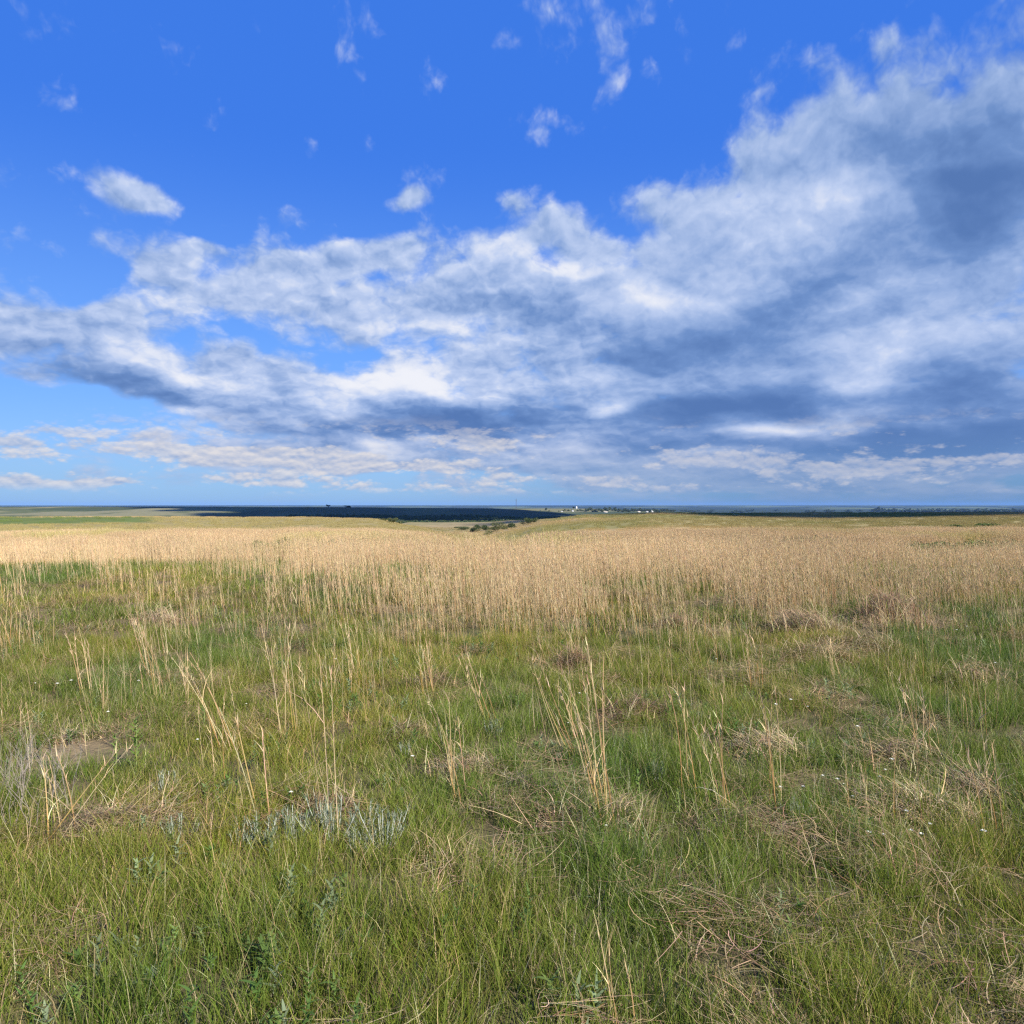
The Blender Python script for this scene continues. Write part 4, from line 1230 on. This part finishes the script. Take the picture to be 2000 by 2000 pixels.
# ------------------------------------------------------------------ mounds of dead grass
def mound(seed, px, row, Rx, h, label, n=900, cols=None, arch=1.0):
    """old tussock that has fallen outward: long dead blades arching down from its middle"""
    x_, y_ = at(px, row)
    rg = np.random.default_rng(seed)
    b = Bulk()
    stretch = np.array([rg.uniform(0.9, 1.5), rg.uniform(0.6, 1.0)]); turn = rg.uniform(-0.5, 0.5)
    base = disc(rg, n, Rx * 0.75, 0.6)
    q = np.clip(np.linalg.norm(base[:, :2], axis=1) / (Rx * 0.75), 0, 1)
    lump = fbm(base[:, 0] / (Rx * 0.3) + seed, base[:, 1] / (Rx * 0.3), seed, 3)
    top = h * (1 - q ** 2) * (0.35 + 1.2 * lump)
    base[:, 2] = top * rg.random(n) ** 0.6 - 0.01
    bx = base[:, 0] * stretch[0]; by = base[:, 1] * stretch[1]
    base[:, 0] = bx * math.cos(turn) - by * math.sin(turn); base[:, 1] = bx * math.sin(turn) + by * math.cos(turn)
    main = rg.uniform(0, 6.283)
    az = np.where(rg.random(n) < 0.5, main + rg.normal(0, 0.5, n), rg.uniform(0, 6.283, n))
    L = rg.uniform(0.2, 0.6, n) * Rx
    c = pick(rg, cols or GREYSTRAW + PINK[:2], n, 0.28)
    b.add(ribbons(base, az, rg.uniform(0.85, 1.6, n), L, rg.uniform(0.1, 1.2, n) * arch, rg.uniform(0.0016, 0.0034, n) * (1 + y_ / 9.0), az + 1.57 + rg.normal(0, 0.5, n), c * 0.8, c * 1.1, 5, 0.7, rg.normal(0, 1.2, n)))
    k2 = max(6, n // 14)                                       # a few blades still standing, a few green ones through it
    bs_ = disc(rg, k2, Rx * 0.8); bs_[:, 2] = -0.01
    c = np.where(rg.random((k2, 1)) < 0.5, pick(rg, GREENS, k2), pick(rg, STRAW, k2))
    b.add(ribbons(bs_, rg.uniform(0, 6.283, k2), np.abs(rg.normal(0.3, 0.2, k2)), rg.uniform(0.5, 1.1, k2) * (0.12 + h), rg.uniform(0.2, 1.2, k2), rg.uniform(0.002, 0.004, k2) * (1 + y_ / 9.0), rg.uniform(0, 6.283, k2), c, c * 1.1, 4))
    o = link('dead_grass_mound', b.mesh('dead_grass_mound', m_straw), None, (x_, y_, lz(x_, y_)))
    tag(o, label, 'dead grass', 'mounds of fallen dead grass in the field')
    return o


BROWN = [(0.24, 0.15, 0.09), (0.30, 0.19, 0.12), (0.18, 0.11, 0.07), (0.36, 0.25, 0.16)]
MD = [
    (1738, 1218, 0.62, 0.46, 'large rounded red-brown mound at right, dark on its near side', 2200, BROWN),
    (1570, 1235, 0.60, 0.26, 'wide low pinkish mound left of the large red-brown mound', 1500, None),
    (1690, 1268, 0.45, 0.20, 'low grey-brown mound just below the large red-brown mound', 1100, None),
    (1590, 1285, 0.50, 0.22, 'flat pale-topped mound below the wide pinkish mound', 1200, None),
    (1330, 1225, 0.40, 0.20, 'small dark brown mound up field, right of centre', 900, BROWN),
    (1130, 1305, 0.42, 0.20, 'brown tangled mound above centre under the dense tan clump', 1000, BROWN),
    (838, 1345, 0.34, 0.18, 'fox-brown mound at the centre around the brown clump', 900, BROWN),
    (1170, 1618, 0.36, 0.13, 'tangled straw mound at the bottom under the tall orange-footed stalks', 900, None),
    (905, 1505, 0.30, 0.12, 'pinkish straw mound at the foot of the reddish centre clump', 700, PINK),
    (1510, 1468, 0.30, 0.16, 'pale starry tussock at lower right with stalks spraying outward', 700, PINK),
    (1450, 1620, 0.36, 0.13, 'brown flattened mound at the lower right below the orange stalks', 900, None),
    (1790, 1590, 0.36, 0.14, 'pink-tan sprawling mound near the lower right corner', 900, PINK),
    (1770, 1492, 0.40, 0.18, 'dark-hollowed mound at right with grey straw over its rim', 900, None),
    (1920, 1560, 0.40, 0.16, 'grey arching mound at the right edge near the bottom', 900, None),
    (1905, 1330, 0.42, 0.18, 'grey mound at the right edge further up the field', 900, None),
    (1240, 1390, 0.36, 0.14, 'dark flattened mound right of centre behind slanting stalks', 800, BROWN),
    (640, 1580, 0.22, 0.09, 'small purple-brown mound beside the thick orange stalk', 500, BROWN),
    (230, 1620, 0.36, 0.12, 'flattened grey-brown mound at the lower left', 900, None),
    (790, 1440, 0.28, 0.10, 'flat straw mound at centre left', 600, None),
    (300, 1215, 0.40, 0.2, 'reddish tussock at left, up field', 800, PINK),
    (130, 1440, 0.25, 0.05, 'thin straw mat on the worn bare ground at left', 500, PINK),
]
for i, (px, row, Rx, h, lab, n, cols) in enumerate(MD):
    mound(800 + i, px, row, Rx, h, lab, n, cols)

# ------------------------------------------------------------------ pale sage plants along the bottom edge
SAGE = [(0.21, 0.255, 0.16), (0.27, 0.305, 0.20), (0.16, 0.205, 0.12), (0.34, 0.365, 0.27)]
def make_sage(seed, loc, h, label, nst=9, cols=SAGE, group='pale sage plants in the near grass'):
    rg = np.random.default_rng(seed)
    t = thing('sage_plant', label, 'sage', loc, 0, group)
    s = Solid(); b = Bulk()
    for k_ in range(nst + 5):
        a = rg.uniform(0, 6.283); l = rg.uniform(0.1, 0.95)
        p = [Vector((0.02 * math.cos(a), 0.02 * math.sin(a), -0.02))]
        hh = h * rg.uniform(0.6, 1.1)
        for j in range(4):
            l2 = l * (1 - j * 0.15)
            p.append(p[-1] + Vector((math.sin(l2) * math.cos(a), math.sin(l2) * math.sin(a), math.cos(l2))) * hh / 4)
        s.tube(p, [0.0028, 0.0025, 0.002, 0.0016, 0.001], 5)
        m_ = 26
        tt = rg.uniform(0.15, 1.0, m_) ** 0.7
        pts = np.array([tuple(p[min(int(q * 4), 3)].lerp(p[min(int(q * 4), 3) + 1], q * 4 - min(int(q * 4), 3))) for q in tt])
        c = pick(rg, cols, m_, 0.12)
        az = rg.uniform(0, 6.283, m_)
        b.add(ribbons(pts, az, rg.uniform(0.3, 1.3, m_), rg.uniform(0.02, 0.055, m_) * h / 0.2, rg.uniform(-0.6, 0.1, m_), rg.uniform(0.0022, 0.0042, m_), az + 1.57, c, c * 1.05, 3, 0.8))
    s.build('stems', m_sagestem, t)
    link('leaves', b.mesh('leaves', m_blade), t)
    return t


m_sagestem = plain_mat('sage stem', (0.40, 0.42, 0.36), 0.8, 0.1, 40.0)
SG = [
    (648, 1640, 0.27, 'largest silver sage plant at the bottom, just left of the orange stalk', 13),
    (575, 1640, 0.20, 'silver sage plant at the bottom, left of the largest one', 10),
    (510, 1655, 0.18, 'low silver sage plant at the bottom, among thin yellow stalks', 10),
    (470, 1650, 0.15, 'dull small sage plant, leftmost along the bottom sage row', 8),
    (550, 1612, 0.12, 'tiny sage sprig between the thin yellow stalks', 6),
    (750, 1650, 0.24, 'open silver sage plant at the bottom, right of the orange stalk', 9),
    (712, 1610, 0.16, 'slim sage sprig standing above the open silver plant', 6),
    (690, 1660, 0.16, 'sage plant between the largest and the open one', 8),
    (345, 1640, 0.14, 'small sage sprig at the lower left, apart from the row', 7),
    (325, 1545, 0.15, 'grey sage sprig in the grass at the lower left', 7),
    (865, 1410, 0.15, 'flat-topped pale sage plant at centre left', 9),
    (790, 1470, 0.13, 'pale sage sprig below the flat-topped plant', 7),
    (960, 1435, 0.15, 'pale sage sprig at the centre', 8),
    (1285, 1520, 0.16, 'pale sage sprig right of the tall orange-footed stalks', 8),
    (1560, 1600, 0.17, 'broad-leaved pale plant with a drooping stem at lower right', 8),
    (1830, 1570, 0.16, 'whitish sage sprig near the sprawling mound at right', 8),
]
for i, (px, row, h, lab, nst) in enumerate(SG):
    x_, y_ = at(px, row)
    make_sage(900 + i, (x_, y_, lz(x_, y_)), h * 0.85, lab, nst)

# fresh green weeds
FRESH = [(0.13, 0.20, 0.04), (0.16, 0.23, 0.05), (0.10, 0.17, 0.035)]
def make_weed(seed, px, row, h, label, n=24):
    rg = np.random.default_rng(seed)
    x_, y_ = at(px, row)
    t = thing('green_weed', label, 'weed', (x_, y_, lz(x_, y_)))
    s = Solid(); s.tube([(0, 0, -0.02), (0.01, 0, h * 0.5), (0.0, 0.01, h)], [0.004, 0.003, 0.0015], 6); s.build('stem', plain_green, t)
    b = Bulk()
    z = np.linspace(0.1, 1.0, n) * h
    az = np.arange(n) * 2.4 + rg.normal(0, 0.2, n)
    c = pick(rg, FRESH, n, 0.1)
    b.add(ribbons(np.stack([0 * z, 0 * z, z], -1), az, rg.uniform(0.8, 1.1, n), (0.11 - 0.07 * z / h) * h / 0.3, rg.uniform(0.1, 0.6, n), np.full(n, 0.013) * h / 0.3, az + 1.57, c, c * 1.1, 4, 0.9))
    link('leaves', b.mesh('leaves', m_blade), t)


plain_green = plain_mat('green stem', (0.16, 0.20, 0.06), 0.7, 0.1, 40.0)
make_weed(1, 262, 1515, 0.34, 'tall fresh green weed at the lower left, leafy up its stem', 30)
make_weed(2, 222, 1510, 0.24, 'short bushy green weed left of the tall leafy weed', 26)
make_weed(3, 1247, 1600, 0.24, 'broad green weed beside the tall orange-footed stalks at the bottom', 20)
make_weed(4, 1325, 1600, 0.16, 'low bright green weed at the lower right of the orange-footed stalks', 18)
make_weed(5, 395, 1430, 0.24, 'pale green weed at left, behind the brown-footed clump', 24)

# grey dead weeds with forked twigs at the lower left edge
m_grey = plain_mat('grey dead twig', (0.24, 0.205, 0.165), 0.9, 0.12, 30.0)
def make_dead_weed(seed, px, row, h, label):
    rg = random.Random(seed)
    x_, y_ = at(px, row)
    s = Solid()
    def grow(p, d, l, r, depth):
        q = p + d * l
        mid_ = (p + q) / 2 + Vector((rg.uniform(-1, 1), rg.uniform(-1, 1), rg.uniform(-1, 1))) * l * 0.06
        s.tube([p, mid_, q], [r, r * 0.85, r * 0.65], 5)
        if depth == 0: return
        for k_ in range(rg.choice((2, 2, 3))):
            e = (d + Vector((rg.uniform(-.6, .6), rg.uniform(-.6, .6), rg.uniform(-.05, .45)))).normalized()
            grow(q, e, l * rg.uniform(0.55, 0.85), r * 0.62, depth - 1)
    for k_ in range(4):
        grow(Vector((rg.uniform(-.03, .03), rg.uniform(-.03, .03), -0.02)), Vector((rg.uniform(-.3, .3), rg.uniform(-.3, .3), 1)).normalized(), h * 0.36, 0.0024, 3)
    F = np.concatenate(s.F)
    o = link('dead_weed', mesh_np('dead_weed', np.concatenate(s.V), F, np.full(len(F), 4), m_grey), None, (x_, y_, lz(x_, y_)))
    tag(o, label, 'dead weed', 'grey dead weeds at the lower left edge')


make_dead_weed(1, 70, 1640, 0.52, 'grey forked dead weed nearest the lower left corner')
make_dead_weed(2, 120, 1585, 0.44, 'grey dead weed leaning right, right of the corner weed')
make_dead_weed(3, 48, 1560, 0.42, 'pale grey dead weed at the left edge, above the corner weed')
make_dead_weed(4, 20, 1640, 0.5, 'grey dead weed cut by the left edge of the view')

# small white flowers
FL = [(1546, 1380), (1579, 1383), (1517, 1390), (1609, 1514), (1651, 1530), (1638, 1528), (1744, 1492), (1732, 1504), (1721, 1516), (1571, 1541), (1526, 1546), (1782, 1628),
      (1803, 1636), (1730, 1634), (1868, 1502), (1925, 1640), (1820, 1612), (1773, 1590), (1668, 1553), (1700, 1640), (1677, 1432), (67, 1342), (110, 1352), (137, 1346), (209, 1400),
      (384, 1454), (269, 1343), (567, 1562), (480, 1378), (441, 1215), (1132, 1360), (1110, 1410), (1185, 1618), (1890, 1235), (1870, 1240), (1946, 1300), (1860, 1222), (805, 1485), (655, 1295), (1400, 1290)]
flower0 = None
for i, (px, row) in enumerate(FL):
    x_, y_ = at(px, row + 24 * (row - HOR) / 560.0)
    loc = (x_, y_, lz(x_, y_) + 0.0)
    sc_ = random.Random(i).uniform(0.55, 0.95) * (1.0 + 0.04 * max(0, y_ - 5))
    lab = 'small white flower head on a thin green stem in the near grass'
    if flower0 is None:
        flower0 = thing('white_flower', lab, 'flower', loc, 0, 'small white flowers dotted over the near grass', sc_)
        s = Solid(); s.tube([(0, 0, -0.01), (0.004, 0.0, 0.07), (0.0, 0.003, 0.135)], [0.0013, 0.0012, 0.001], 5); s.build('stem', plain_green, flower0)
        rg = np.random.default_rng(4)
        b = Bulk()
        for ring, (m_, tilt_, ln) in enumerate(((11, 1.25, 0.014), (9, 0.75, 0.011))):
            az = np.arange(m_) * 2 * np.pi / m_ + ring * 0.3
            bp = np.stack([0.002 * np.cos(az), 0.002 * np.sin(az), np.full(m_, 0.135)], -1)
            c = np.full((m_, 3), 0.8)
            b.add(ribbons(bp, az, np.full(m_, tilt_), np.full(m_, ln), np.full(m_, -0.3), np.full(m_, 0.006), az + 1.57, c, c, 2, 0.5))
        link('petals', b.mesh('petals', m_petal), flower0)
        me = bpy.data.meshes.new('heart'); bm = bmesh.new(); bmesh.ops.create_icosphere(bm, subdivisions=2, radius=0.0045)
        for v in bm.verts: v.co.z = v.co.z * 0.7 + 0.137
        bm.to_mesh(me); bm.free(); me.materials.append(m_heart); link('heart', me, flower0)
    else:
        dup(flower0, loc, i * 1.3, sc_, lab)
